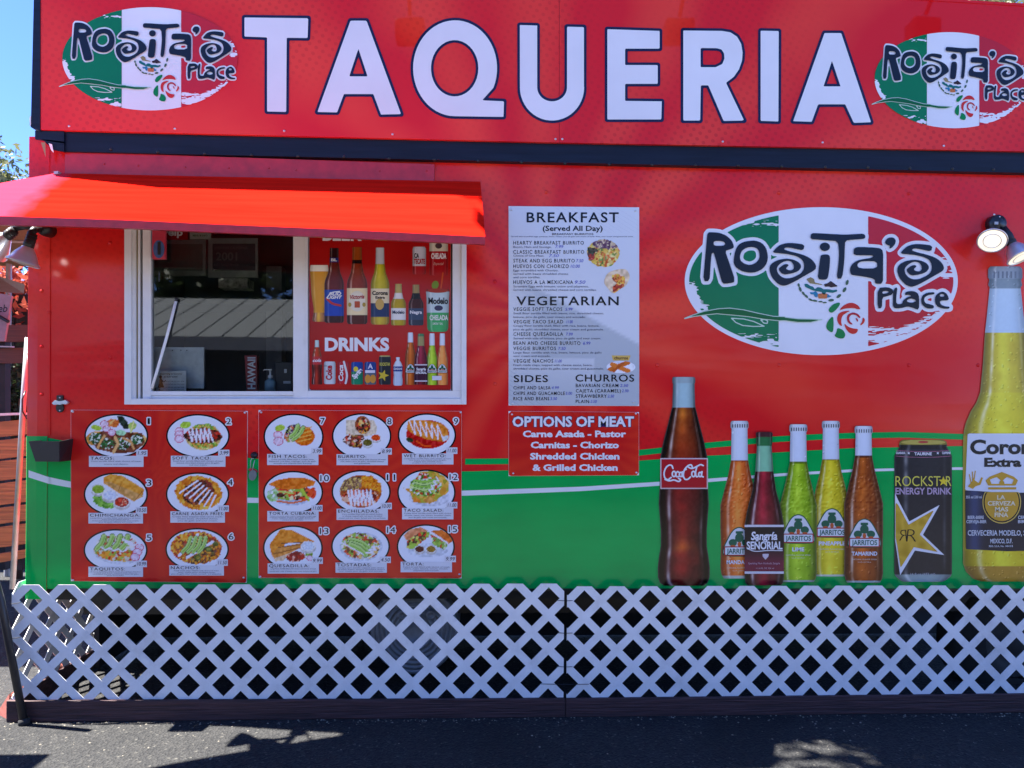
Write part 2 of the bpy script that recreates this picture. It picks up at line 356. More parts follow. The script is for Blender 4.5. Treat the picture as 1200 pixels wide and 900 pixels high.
# rounded left corner post of the body
a, b = W(33, T), W(57.8, T); zt, zb = W(33, T).z, W(33, 702).z
prof = [(b.x+.004, .0), (b.x-.05, .001), (a.x+.03, .003), (a.x+.004, .006), (a.x, .012), (a.x, .12)]
mb = MB(); n = len(prof)
mb.add([(x, y-.004, z) for z in (zb, zt) for x, y in prof], [(i+1, i, n+i, n+i+1)[::-1] for i in range(n-1)])
cp = mb.build('corner_post', M['skin'], truck, False)
mb = MB(); zg = W(40, 511).z
mb.add([(x-.0015 if y > .01 else x, y-.0062, z) for z in (zb, zg) for x, y in prof], [(i+1, i, n+i, n+i+1)[::-1] for i in range(n-1)])
mb.build('green_corner_wrap', M['green'], truck)
x0w = W(33, 400).x; x1w = W(Rx, 400).x; zB = W(600, 690).z; zT = W(600, 160).z
MB().box(x0w, x0w+.03, .12, DEP, zB, zT).build('side_wall', M['skin'], truck)
MB().box(x0w+.03, x1w, DEP, DEP+.03, zB, zT).build('back_wall', M['white'], truck)
MB().box(x0w, x1w, -.0, DEP+.03, zT+.002, zT+.05).build('roof', M['white'], truck)
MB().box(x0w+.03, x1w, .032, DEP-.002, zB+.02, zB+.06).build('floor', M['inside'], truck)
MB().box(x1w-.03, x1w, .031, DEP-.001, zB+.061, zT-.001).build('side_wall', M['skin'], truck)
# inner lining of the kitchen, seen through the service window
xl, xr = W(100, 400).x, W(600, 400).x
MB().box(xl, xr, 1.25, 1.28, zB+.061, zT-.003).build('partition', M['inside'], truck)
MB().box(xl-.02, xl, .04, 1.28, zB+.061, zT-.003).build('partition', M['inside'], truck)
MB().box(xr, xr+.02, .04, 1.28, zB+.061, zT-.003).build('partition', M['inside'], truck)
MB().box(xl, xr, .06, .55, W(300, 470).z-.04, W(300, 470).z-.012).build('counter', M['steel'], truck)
# printed green wave with stripes, lying on the vinyl
def curve_y(pts):
    xs = [p[0] for p in pts]; ys = [p[1] for p in pts]; return lambda x: np.interp(x, xs, ys)
top = curve_y([(33, 509), (57, 513), (83, 518), (296, 537), (430, 549), (545, 552.5), (600, 551), (760, 539), (829, 534), (905, 530.5), (1000, 525), (1060, 524), (1130, 522.5), (1290, 527)])
st = curve_y([(33, 555), (57, 563), (83, 568), (200, 582), (296, 586.5), (420, 585), (541, 578), (680, 573), (770, 567), (829, 563), (920, 556), (1000, 551.5), (1060, 550), (1130, 549), (1290, 556)])
sw = curve_y([(33, 4.2), (83, 3.6), (296, 3), (541, 3), (770, 2.3), (920, 1.6), (1290, 1.4)])
t1 = curve_y([(545, 541), (600, 540.5), (700, 536), (829, 522), (905, 515), (960, 512), (1000, 510.5), (1060, 509.5), (1130, 512), (1290, 518)])
def band(name, f0, f1, x0, x1, y, mat, n=90):
    X = np.linspace(x0, x1, n); A = [(x, f0(x)) for x in X]; Bp = [(x, f1(x)) for x in X]
    V = WP(A+Bp, y); return mesh_ob(name, V, [(i, n+i, n+i+1, i+1) for i in range(n-1)], mat, truck)
band('green_wave', top, lambda x: 690+0*x, 54.6, Rx, -.002, M['green'])
band('thin_green_stripe', lambda x: t1(x)-3.4, lambda x: t1(x)+3.4, 545, Rx, -.002, M['green'])
band('white_stripe', lambda x: st(x)-sw(x), lambda x: st(x)+sw(x), 54.7, Rx, -.0028, ink((235, 240, 240)))
band('white_stripe', lambda x: st(x)-sw(x), lambda x: st(x)+sw(x), 33.4, 57.7, -.0086, ink((235, 240, 240)), 12)
# green skirt lip under the wave + black frame rail
MB().quadbox([(83, 690), (Rx, 690.3), (Rx, 692.3), (83, 692.5)], -.012, .03).build('bottom_trim', M['black'], truck)
MB().box(x0w+.02, x1w, .10, .16, zB-.075, zB-.004).build('frame_rail', M['dark'], truck)
MB().box(x0w+.1, x1w, .35, .41, zB-.22, zB-.076).build('frame_rail', M['black'], truck)
for xx in np.arange(x0w+.5, x1w, .8): MB().box(xx, xx+.05, .17, 2.1, zB-.07, zB-.006).build('cross_member', M['dark'], truck)
MB().box(x0w+.02, x0w+.05, .62, 2.2, .02, zB-.08).build('side_blackout', M['dark'], truck)  # dark board added to block sun under the truck
MB().box(x0w+.051, x1w, 1.25, 1.28, .01, zB-.08).build('rear_blackout', M['dark'], truck)  # dark board added to hide the lit ground behind the truck
# header beam between wall and sign with bolts
hb = MB().quadbox([(48, 154), (1290, 170), (1290, 204.5), (74, 177.5)], -.042, .05).build('header_beam', M['navy'], truck)
for q_ in ([(41, 153), (75, 154), (75, 168), (41, 163)], [(49, 163), (75, 166), (75, 177.6), (62, 175.5)]): MB().quadbox(q_, -.052, -.0425).build('beam_bracket', M['navy'], truck)
MB().hexa([W(48, 167, -.06), W(53, 167, -.06), W(53.5, 184, -.05), W(52, 178, -.05)], [W(48, 167, -.054), W(53, 167, -.054), W(53.5, 184, -.044), W(52, 178, -.044)]).build('broken_bracket', M['tan'], truck)
MB().hexa([W(57, 168, -.06), W(61, 169, -.06), W(63, 179, -.055), W(60, 176, -.055)], [W(57, 168, -.054), W(61, 169, -.054), W(63, 179, -.049), W(60, 176, -.049)]).build('broken_bracket', M['white'], truck)
for x, y in [(130,175),(185,178),(240,180),(295,181.5),(349,183),(403,184),(456,186),(509,187),(560,188.5),(611,190),(662,191.5),(714,192.5),(764,193),(815,193.5),(865,194),(916,195),(967,195.5),(1017,196),(1066,197),(1116,197.7),(1164,198.5),(1212,199)]:
    screw(x, y, -.042, .0085, truck, M['black'], 'beam_bolt')
# red flashings above the awning
MB().quadbox([(76, 177.5), (509, 192.5), (509, 213), (76, 203)], -.028, -.001).build('flashing', M['redpaint'], truck)
for x, y in [(122,192),(162,194),(217,196),(268,197),(315,197),(347,199),(445,200),(500,200)]: screw(x, y, -.029, .005, truck, M['redpaint'], 'flashing_screw')
# domed rivets under the vinyl
for x, y in [(49,257),(49,341),(49,406),(49,462),(129,285),(129,419),(57.5,366),(913,428),(1065,428),(1146,428),(770,428),(913,226),(1065,227),(640,225),(580,330),(580,450)]:
    screw(x, y, -.0005 if x > 58 else -.004, .010, truck, M['skin'], 'rivet')
mb = MB().quadbox([(56.2, 204), (58.4, 204), (58.4, 510), (56.2, 510)], -.0065, -.001); mb.build('seam_strip', M['skin'], truck)

# ---- printed logo -------------------------------------------------
z1 = lambda P: [(790+x/10, 250+y/10) for x, y in P]
z2 = lambda P: [(900+x/10, 250+y/10) for x, y in P]
z3 = lambda P: [(1000+x/8.57, 265+y/8.57) for x, y in P]
z4 = lambda P: [(920+x/10, 320+y/10) for x, y in P]
z5 = lambda P: [(790+x/8.571, 340+y/8.571) for x, y in P]
LET = {}
LET['R'] = [z1([(390,222),(470,221),(545,232),(615,262),(675,318),(697,370),(700,405),(640,428),(597,440),(640,560),(722,803),(640,822),(565,825),(530,700),(468,468),(455,458),(437,480),(425,640),(415,793),(340,797),(360,560),(380,330)]), z1([(463,322),(570,325),(597,345),(597,365),(575,380),(463,380)])]
LET['O'] = [z1([(880,322),(950,318),(1030,345),(1080,410),(1100,500),(1090,580),(1040,650),(960,690),(890,697),(800,680),(730,640),(700,590),(697,540),(715,440),(750,370),(810,335)]), z1([(850,400),(920,392),(975,410),(1000,460),(1000,530),(960,580),(890,608),(820,590),(775,550),(770,500),(790,440)])]
S_ = z2([(430,365),(415,437),(300,410),(215,397),(180,420),(250,445),(350,468),(450,500),(520,545),(560,600),(565,640),(540,670),(450,720),(330,790),(240,835),(185,850),(130,835),(80,790),(40,740),(18,670),(20,620),(50,580),(120,545),(210,530),(290,540),(350,565),(385,600),(388,640),(350,680),(280,705),(175,720),(118,655),(160,615),(210,590),(250,605),(205,645),(235,665),(280,668),(305,645),(300,600),(275,565),(230,553),(170,570),(120,610),(100,650),(115,700),(150,740),(200,762),(270,760),(350,725),(400,690),(425,640),(420,580),(390,530),(330,500),(240,478),(150,468),(50,460),(90,410),(140,370),(215,348),(300,348)])
LET['S'] = [S_]; LET['S2'] = [[(x+149.8, y+1.2) for x, y in S_]]
LET['i'] = [z2([(620,490),(660,480),(710,483),(728,510),(725,600),(710,720),(695,770),(650,780),(583,770),(595,650),(610,540)])]
LET['dot'] = [[(966.7+6*math.cos(t), 289.2+5*math.sin(t)) for t in np.linspace(0, 6.28, 18)[:-1]]]
LET['T'] = [z2([(503,232),(600,233),(750,243),(900,250),(1050,242),(1110,238),(1140,255),(1140,290),(1110,300),(1000,308),(905,318),(900,420),(895,560),(870,765),(803,765),(825,600),(835,470),(820,325),(700,318),(600,308),(497,303)])]
LET['a'] = [[(1000.3,299),(1000.5,292),(1003,289.7),(1011.7,289.5),(1023,290),(1031.5,290.8),(1035,294.2),(1034.9,315),(1034.8,332.7),(1025.2,332.4),(1025.4,326.8),(1011.7,323.9),(1000,322.4),(997,321.3),(995.8,316),(998,310),(1004,305.5),(1012,303.5),(1021,302.3),(1025,299.4),(1012,299.1)], [(1028,306),(1028,314.6),(1007,314.6),(1004.4,311),(1005.8,308),(1010.5,306)]]
LET['ap'] = [z3([(320,150),(350,115),(400,112),(428,140),(420,180),(390,215),(358,230),(372,195),(340,190),(322,172)])]
PL = {}
PL['P'] = [z3([(245,620),(350,612),(395,635),(405,660),(385,690),(340,703),(290,715),(288,825),(243,825)]), z3([(292,655),(340,650),(362,660),(340,672),(292,680)])]
PL['La'] = [z3([(410,625),(445,612),(432,700),(430,782),(490,783),(500,745),(545,712),(590,702),(560,690),(515,692),(527,658),(600,650),(645,670),(662,710),(660,845),(600,820),(545,805),(480,825),(398,825),(398,700)]), z3([(535,745),(575,725),(620,735),(630,755),(590,770),(545,762)])]
PL['c'] = [z3([(815,662),(815,685),(760,690),(720,710),(708,740),(725,775),(770,785),(812,800),(805,828),(740,828),(690,790),(680,740),(695,695),(740,668)])]
PL['e'] = [z3([(965,745),(865,748),(880,790),(930,808),(968,808),(965,830),(890,828),(835,800),(818,750),(825,700),(860,668),(905,655),(945,685)]), z3([(870,708),(870,685),(895,680),(915,690),(912,708)])]
def letsdf(D, sm=1):
    def f(X, Y):
        d = np.full(X.shape, 1e9)
        for P in D.values():
            s = sd_poly(X, Y, chaikin(P[0], sm))
            for h in P[1:]: s = np.maximum(s, -sd_poly(X, Y, chaikin(h, 1)))
            d = np.minimum(d, s)
        return d
    return f
sd_big, sd_pl = letsdf(LET), letsdf(PL)
def logo(parent, y, ring, warp=None, step=1.0, pname='printed_logo'):
    k = .0012
    white = ink((238, 240, 246)); navy = ink((22, 30, 44)); gr = ink((0, 124, 76)); rd = ink((205, 34, 48))
    E = (962.4, 329.5, 160, 86.7); inner = (962.4, 329.5, 154.8, 81.5)
    def base(X, Y):
        e = sd_ell(X, Y, *E) if ring else np.full(X.shape, 1e9)
        if not ring: e = np.maximum(sd_ell(X, Y, *inner), np.maximum(912-X, X-1017.5))
        b = 4.3 if ring else 2.6
        return np.minimum(np.minimum(e, sd_big(X, Y)-b), sd_pl(X, Y)-b*.92)
    BB = (795, 235, 1130, 425)
    lg = shape(pname, base, BB, step, y, white, parent, warp=warp)
    def let(X, Y): return np.minimum(sd_big(X, Y), sd_pl(X, Y))-(4.0 if ring else 2.6)
    def rag(X, Y, blobs, s):
        d = np.full(X.shape, 1e9); nn = (noise2(X*.35, Y*1.6, 1.6, s)-.5)*7
        for b_ in blobs: d = np.minimum(d, sd_ell(X, Y, *b_)+nn)
        return d
    gb = [(812, 285, 6, 13, .3), (812, 345, 7, 15, -.3), (821, 358, 9, 4, .3), (886, 261.8, 20, 1.2, 0), (882, 393.5, 16, 1.2, 0), (904, 401.5, 12, 2.6, 0)]
    rb = [(1038, 396, 26, 5, 0), (1062, 386, 22, 4, -.3), (1088, 373, 20, 2.5, -.5), (1111, 322, 8, 4, 0), (1030, 386, 14, 1.6, 0), (1105, 306, 7, 4, .6)]
    shape('green_field', lambda X, Y: np.maximum(np.maximum(np.maximum(sd_ell(X, Y, *inner), X-912.5), -rag(X, Y, gb, 3)), -let(X, Y)), BB, step, y-k, gr, lg, warp=warp)
    shape('red_field', lambda X, Y: np.maximum(np.maximum(np.maximum(sd_ell(X, Y, *inner), 1017.4-X), -rag(X, Y, rb, 5)), -let(X, Y)), BB, step, y-k, rd, lg, warp=warp)
    if not ring:   # the small logos keep torn white patches at the rim
        tw = shape('torn_white_edge', lambda X, Y: np.maximum(np.maximum(np.maximum(sd_ell(X, Y, *inner), np.minimum(rag(X, Y, gb, 3), rag(X, Y, rb, 5))), -let(X, Y)), np.where(X > 965, 1018-X, X-911.5)), BB, step, y-k*1.2, white, lg, warp=warp); tw['kind'] = 'stuff'
    shape('lettering', sd_big, (818, 268, 1112, 342), min(step, .9), y-4*k, navy, lg, warp=warp)
    shape('lettering', sd_pl, (1024, 332, 1116, 366), min(step, .9)*.8, y-4*k, navy, lg, warp=warp)
    # coat of arms: wreath, eagle, cactus, bowl
    em = [('eagle', [(452,132),(500,118),(535,93),(575,120),(622,156),(585,160),(540,168),(515,158),(470,160)], (58, 34, 30)),
          ('eagle', [(250,70),(300,48),(340,70),(350,110),(430,128),(440,140),(350,128),(290,120)], (150, 135, 90)),
          ('cactus', [(228,128),(260,125),(300,152),(330,160),(350,190),(380,165),(420,170),(450,190),(520,190),(560,200),(608,192),(612,215),(560,232),(480,222),(470,250),(440,248),(430,222),(380,215),(330,205),(270,178),(232,160)], (18, 112, 108)),
          ('water', [(290,222),(330,225),(360,210),(385,240),(380,285),(350,280),(335,250),(300,250)], (40, 130, 170)), ('water', [(495,240),(520,262),(550,268),(520,285),(492,290)], (40, 130, 170)),
          ('bowl', [(382,242),(440,236),(498,242),(490,298),(392,298)], (205, 120, 62))]
    for n_, P_, c_ in em:
        shape('coat_of_arms', lambda X, Y, P_=P_: sd_poly(X, Y, z4(P_)), (938, 320, 988, 354), .8, y-2*k, ink(c_), lg, warp=warp)
    lv = [(160,140,12,22,.2),(178,190,14,30,.35),(215,238,12,26,.6),(250,272,12,28,.8),(300,312,10,30,1.1),(350,324,10,30,1.4),(415,335,8,26,1.6),(540,318,14,34,1.45),(630,270,15,32,.9),(697,196,16,32,.55),(728,110,15,32,.3),(465,345,8,26,1.5)]
    def wr(X, Y):
        d = np.full(X.shape, 1e9)
        for cx, cy, rx, ry, ro in lv: d = np.minimum(d, sd_ell(X, Y, 920+cx/10, 320+cy/10, rx/10*1.1, ry/10, -ro if cx < 450 else ro))
        return d
    shape('wreath', wr, (932, 325, 998, 358), .7, y-2*k, ink((75, 105, 78)), lg, warp=warp)
    # rose and its stem
    pet = [[(633,440),(670,390),(740,350),(800,348),(860,380),(888,430),(800,410),(700,415)], [(610,520),(630,470),(690,445),(770,440),(720,465),(670,500),(655,560),(670,630),(630,600),(612,560)],
           [(722,520),(740,480),(800,458),(860,480),(888,520),(870,530),(830,490),(780,485),(750,520),(755,560),(800,605),(760,600),(730,570)], [(690,585),(740,630),(800,650),(860,655),(840,700),(800,717),(750,700),(710,650)],
           [(910,515),(938,540),(930,580),(885,618),(880,600),(905,570)], [(825,520),(855,540),(858,575),(840,560)]]
    for i, P_ in enumerate(pet): shape('rose_petal', lambda X, Y, P_=P_: sd_poly(X, Y, chaikin(z4(P_), 1)), (978, 352, 1016, 394), .7, y-2*k, ink((214, 44, 36) if i not in (2, 5) else (190, 30, 52)), lg, warp=warp)
    for P_ in [[(510,420),(560,365),(640,340),(645,370),(600,430),(550,468),(515,455)], [(565,498),(570,600),(565,680),(545,698),(490,660),(480,620),(500,560)], [(612,640),(680,665),(710,720),(690,765),(640,768),(575,740),(605,690)]]:
        shape('rose_leaf', lambda X, Y, P_=P_: sd_poly(X, Y, chaikin(z4(P_), 1)), (966, 352, 994, 400), .7, y-2*k, ink((0, 135, 66)), lg, warp=warp)
    stem = z5([(105,285),(180,255),(300,215),(450,188),(560,182),(700,200),(850,235),(1000,265),(1112,268)])+z4([(0,520),(150,538),(430,545),(300,575),(150,575),(0,555)])+z5([(1050,305),(900,290),(750,265),(600,250),(430,235),(330,245),(200,262)])
    pod = z5([(575,282),(700,290),(800,315),(905,362),(800,365),(690,355),(620,325)]); bud = z5([(870,300),(910,295),(940,310),(935,335),(900,330)])
    sdS = lambda X, Y: sd_poly(X, Y, stem)
    shape('stem_outline', lambda X, Y: np.maximum(np.minimum(np.minimum(sdS(X, Y)-.7, np.abs(sd_poly(X, Y, pod))-.6), np.abs(sd_poly(X, Y, bud))-.6), -1e9), (798, 356, 968, 386), .8, y-2*k, ink((200, 225, 205)), lg, warp=warp)
    shape('stem', lambda X, Y: sdS(X, Y)+.25, (798, 356, 968, 386), .8, y-3*k, ink((0, 100, 50)), lg, warp=warp)
    return lg
logo(truck, -.003, True)

# ---- printed bottles ----------------------------------------------
def prof_fn(P): ys = [p[0] for p in P]; hs = [p[1] for p in P]; return lambda y: np.interp(y, ys, hs, left=-5, right=-5)
def mixc(a, b, t): t = np.clip(t, 0, 1)[..., None]; return a*(1-t)+b*t
def bottle(parent, name, cx, P, bands, step=1.3, y=-.005, edge=.55, glow=None, spark=None, bubbles=0, emboss=None):
    """bands: (y0, y1, colour, colour at right) sRGB; printed picture of a bottle or can"""
    h = prof_fn(P); y0, y1 = P[0][0], P[-1][0]; hw = max(p[1] for p in P)
    def sdf(X, Y):
        hh = h(Y); return np.maximum(np.abs(X-cx)-hh, np.maximum(y0-Y, Y-y1))
    def paint(X, Y):
        C = np.zeros((len(X), 3)); hh = np.maximum(h(np.clip(Y, y0, y1)), .5); u = np.clip((X-cx)/hh, -1, 1)
        for b0, b1, c, sh in bands:
            m = (Y >= b0) & (Y <= b1+.01)
            if not m.any(): continue
            col = np.array(c, float); col = np.tile(col, (m.sum(), 1))
            um = u[m]; ym = Y[m]
            if sh:
                n1 = noise2(X[m], ym, 9, 9); n2_ = noise2(X[m], ym*.8, 2.4, 10)
                e = np.clip(np.abs(um)**3.0*edge*sh, 0, .93); col = col*(1-e)[:, None]
                if glow is not None and sh >= .8:
                    G_ = np.array(glow, float)
                    G_ = G_[None] if G_.ndim == 1 else np.stack([np.interp(ym, G_[:, 0], G_[:, k+1]) for k in range(3)], 1)
                    g = np.exp(-((um+.08)/.36)**2)*(.55+.6*n1); g = g+.35*np.exp(-((um-.5)/.16)**2)*n1; col = mixc(col, G_, np.clip(g*.8, 0, 1))
                hl = np.exp(-((um+.60)/.07)**2)*(.25+.5*n1)+np.exp(-((um-.74)/.05)**2)*.34*noise2(X[m], ym, 14, 5)
                col = mixc(col, np.array([255, 250, 240.]), np.clip(hl, 0, .75)*min(sh, 1))
                rim = np.clip((np.abs(um)-.93)/.07, 0, 1)*.35*min(sh, 1); col = mixc(col, np.array([200, 196, 190.]), rim)
                if emboss: q = ((ym > emboss[0]) & (ym < emboss[1]))[:, None]; dn = (noise2(X[m]+.8, ym+.9, 2.2, 12)-noise2(X[m]-.8, ym-.9, 2.2, 12))[:, None]; col = col+q*dn*34
                col = col+((n2_-.5)*9*sh)[:, None]; col = np.clip(col*1.12, 0, 255)
            C[m] = col
        if bubbles:
            q = ((np.abs(u) < .9) & (C.sum(1) < 620))[:, None]; C = C+q*((noise2(X, Y, 1.7, 21) > .90)*46.-(noise2(X-.9, Y-.9, 1.7, 21) > .90)*40.)[:, None]
        return lin(np.clip(C, 0, 255)/255.0)*.86
    o = shape(name, sdf, (cx-hw-1.01, y0-1, cx+hw+1, y1+1), step, y, M_PRINT, parent, paint)
    return o
WHT, BLK = ink((240, 240, 244)), ink((20, 22, 28))
def rectp(name, x0, y0, x1, y1, y, col, parent, slope=0):
    return poly(name, [(x0, y0), (x1, y0+slope*(x1-x0)), (x1, y1+slope*(x1-x0)), (x0, y1)], y, col if not isinstance(col, tuple) else ink(col), parent)
def strokes(name, L_, w_, y, mat, parent, T=lambda P: P, step=.45):
    L2 = [np.array(T(chaikin(p, 2, False)), float) for p in L_]; A = np.vstack(L2)
    bb = (A[:, 0].min()-w_, A[:, 1].min()-w_, A[:, 0].max()+w_, A[:, 1].max()+w_)
    def f(X, Y):
        d = np.full(X.shape, 1e9)
        for p in L2: d = np.minimum(d, sd_line(X, Y, p, w_))
        return d
    return shape(name, f, bb, step, y, mat, parent)
def ring_(cx, cy, rx, ry, n=14): return [(cx+rx*math.cos(t), cy+ry*math.sin(t)) for t in np.linspace(0, 2*math.pi, n)]
COKE = [[(99,412),(95,399),(83,397),(69,409),(62,430),(65,450),(78,459),(92,448)], ring_(103,434,7,11), [(124,428),(117,423),(110,434),(113,446),(124,444)], ring_(131,436,6,9), [(138,425),(135,442),(141,446)], [(145,418),(153,415)],
        [(178,408),(174,396),(160,399),(145,416),(140,440),(147,457),(160,456),(170,446)], ring_(182,434,7,11), [(196,404),(190,428),(193,446),(200,444)], ring_(209,436,6,9), [(217,424),(214,443),(222,446)],
        [(158,404),(176,414),(198,402),(212,395),(222,400)], [(67,456),(84,463),(104,457),(122,466),(132,458),(122,452)]]
def coke_label(parent, y, T, w_): return strokes('script_lettering', COKE, w_, y, WHT, parent, T)
def rr(a, n=0): return a
# cola
P_COLA = [(441.5, 12), (443, 13.4), (448, 13.4), (450, 12.6), (476, 13.4), (500, 19.4), (518, 24), (535, 27.4), (572, 28.4), (590, 29.4), (606, 28.2), (622, 27), (640, 27), (652, 29), (665, 30.5), (676, 30.4), (683, 28), (687, 22)]
o = bottle(truck, 'printed_cola_bottle', 801.3, P_COLA, [(441, 449, (150, 168, 168), .6), (449, 478, (160, 190, 192), .7), (478, 536, (96, 34, 14), 1.5), (536, 573, (120, 20, 20), 1), (573, 688, (80, 18, 18), 1.5)], edge=.95, glow=[(480, 236, 140, 40), (505, 214, 96, 30), (535, 176, 50, 24), (585, 150, 26, 26), (625, 176, 40, 30), (642, 240, 116, 44), (650, 200, 50, 36), (668, 190, 36, 34), (687, 60, 12, 12)])
rectp('label_border', 773.8, 536.8, 829.6, 573, -.0065, (225, 205, 205), o); rectp('label', 775.2, 538.2, 828.2, 571.6, -.008, (188, 28, 40), o)
coke_label(o, -.0095, lambda P: [(760+x/3.46, 430+y/3.46) for x, y in P], 1.75)
# jarritos
def jar_profile(cap, ne, sh, bot, hwn, hwb): 
    return [(cap, hwn-1), (cap+2, hwn+.6), (cap+8, hwn+.6), (cap+9.5, hwn-.6), (ne, hwn), (ne+16, hwn+3), (ne+34, hwn+7.5), (sh, hwb), (bot-60, hwb), (bot-40, hwb-.6), (bot-12, hwb), (bot-5, hwb-1.2), (bot, hwb-4)]
def jar_label(parent, cx, cy, s, y, flavour=None, fw=22, small=True):
    tri = lambda g: (lambda X, Y: sd_poly(X, Y, chaikin([(cx-21*s, cy+15*s), (cx-20*s, cy+6*s), (cx-9*s, cy-15*s), (cx, cy-19*s), (cx+9*s, cy-15*s), (cx+20*s, cy+6*s), (cx+21*s, cy+15*s), (cx+17*s, cy+18*s), (cx-17*s, cy+18*s)], 2))+g)
    bb = (cx-23*s, cy-21*s, cx+23*s, cy+20*s); st_ = .8 if s > .6 else .5
    g = shape('label_outline', tri(0), bb, st_, y, ink((20, 92, 62)), parent); l = shape('label', tri(1.3*s), bb, st_, y-.001, ink((228, 232, 232)), parent)
    jug = lambda X, Y: np.minimum(np.minimum(sd_ell(X, Y, cx, cy-5*s, 5.2*s, 5.5*s), sd_rect(X, Y, cx-4.5*s, cy-13*s, cx+4.5*s, cy-10*s)), np.minimum(np.minimum(sd_ell(X, Y, cx-8*s, cy+1*s, 5*s, 4.4*s), sd_ell(X, Y, cx+8*s, cy+1*s, 5*s, 4.4*s)), sd_rect(X, Y, cx-2.4*s, cy-12*s, cx+2.4*s, cy-6*s)))
    shape('jugs', jug, bb, .7*max(s, .5), y-.002, ink((14, 98, 72)), parent)
    shape('jugs', lambda X, Y: np.minimum(np.minimum(sd_ell(X, Y, cx-8*s, cy+5.2*s, 3*s, 1.4*s), sd_ell(X, Y, cx+8*s, cy+5.2*s, 3*s, 1.4*s)), sd_ell(X, Y, cx, cy+3*s, 2.2*s, 3*s)), bb, .6*max(s, .5), y-.0024, ink((206, 96, 48)), parent)
    shape('name_plate', lambda X, Y: sd_rect(X, Y, cx-18*s, cy+6.3*s, cx+18*s, cy+16.2*s)-.8*s, bb, .8*max(s, .6), y-.003, ink((176, 40, 44)), parent)
    shape('name_plate', lambda X, Y: sd_rect(X, Y, cx-17*s, cy+7.2*s, cx+17*s, cy+15.3*s)-.4*s, bb, .8*max(s, .6), y-.0037, ink((226, 234, 236)), parent)
    text('JARRITOS', cx-15.5*s, cx+15.5*s, cy+8.4*s, cy+14.2*s, y-.0045, ink((14, 96, 80)), parent, bold=.02)
    if flavour: text(flavour, cx-fw/2, cx+fw/2, cy+22.5*s, cy+27*s, y-.001, WHT, parent, bold=.03)
    if flavour and small:
        text('NATURAL FLAVOR SODA', cx-15*s, cx+15*s, cy+31*s, cy+32.6*s, y-.001, ink((235, 225, 200)), parent); text('12.5 FL OZ 370 ml', cx-8*s, cx+8*s, cy+34.5*s, cy+35.9*s, y-.001, ink((235, 225, 200)), parent)
CAPC = (206, 212, 216)
def jarrito(cx, cap, ne, sh, bot, col, gl, fl, fw, lcx, lcy, y, hwn=9.9, hwb=21.8, bub=1):
    o = bottle(truck, 'printed_soda_bottle', cx, jar_profile(cap, ne, sh, bot, hwn, hwb), [(cap-1, cap+9, CAPC, .7), (cap+9, ne, (206, 214, 224), .45), (ne, ne+2, tuple(c*.7 for c in col), .7), (ne+2, bot-3, col, 1), (bot-3, bot+1, (190, 196, 180), .7)], glow=gl, y=y, bubbles=bub, emboss=(ne+20, sh+10))
    for i in range(7): rectp('cap_crimp', cx-hwn+1.5+i*2.8, cap+4, cx-hwn+2.6+i*2.8, cap+8, y-.001, (70, 76, 84), o)
    jar_label(o, lcx, lcy, .96, y-.0012, fl, fw); return o
jarrito(973.6, 493, 538, 592, 676.5, (196, 178, 18), (244, 224, 60), 'PINEAPPLE', 31, 975, 613, -.0035)
jarrito(866.6, 493, 539, 592, 678, (206, 86, 26), (250, 160, 70), 'MANDARIN', 30, 866.5, 635, -.0035, 9.9, 22.4)
jarrito(935.5, 497, 541, 592, 682.5, (128, 168, 14), (196, 226, 60), 'LIME', 14, 935.5, 620, -.0105)
jarrito(1012, 499, 534, 590, 683.5, (122, 50, 10), (216, 112, 30), 'TAMARIND', 30, 1013, 625, -.0105, 9.9, 22.8)
# sangria
P_SAN = [(506, 8.5), (508, 10), (512, 9.4), (514, 9.6), (521, 9.4), (523, 8.6), (552, 10.6), (575, 14), (590, 18), (601, 20.6), (615, 23), (676, 23), (683, 22), (686.5, 19)]
SY = -.017
o = bottle(truck, 'printed_sangria_bottle', 895.6, P_SAN, [(505, 512, (70, 36, 40), .7), (512, 523, (44, 110, 62), .7), (523, 552.5, (130, 190, 150), .7), (552.5, 616, (88, 14, 26), 1.4), (616, 688, (60, 12, 20), 1.2)], glow=(190, 40, 60), edge=.8, y=SY)
shape('label', lambda X, Y: sd_rect(X, Y, 872.6, 615.5, 918.6, 672), (872, 615, 919, 673), 1.2, SY-.0015, M_PRINT, o, lambda X, Y: lin(mixc(np.array([24., 20, 30]), np.array([120., 26, 60]), (Y-638)/22)/255)*.85)
rectp('label_line', 872.6, 615, 918.6, 617.6, SY-.003, (225, 220, 226), o); rectp('label_line', 872.6, 669.6, 918.6, 672.4, SY-.003, (225, 220, 226), o)
text('Sangría', 880, 911, 623.5, 632.5, SY-.003, WHT, o, bold=.03, shear=.15); text('SEÑORIAL', 875, 917, 635, 643.5, SY-.003, WHT, o, bold=.03)
strokes('lettering', [[(876, 643), (884, 646.5), (900, 645), (917, 645.3)]], .9, SY-.0032, WHT, o)
shape('grape_emblem', lambda X, Y: sd_poly(X, Y, [(893.5, 649), (901, 649), (900.5, 652), (897, 656), (893.8, 652)]), (890, 647, 903, 658), .6, SY-.003, ink((220, 205, 215)), o)
text('Sparkling Non Alcoholic Sangria', 877, 914, 659, 661.2, SY-.003, ink((210, 170, 190)), o); text('11.16 FL OZ 330 ml', 886, 907, 665, 666.8, SY-.003, ink((210, 170, 190)), o)
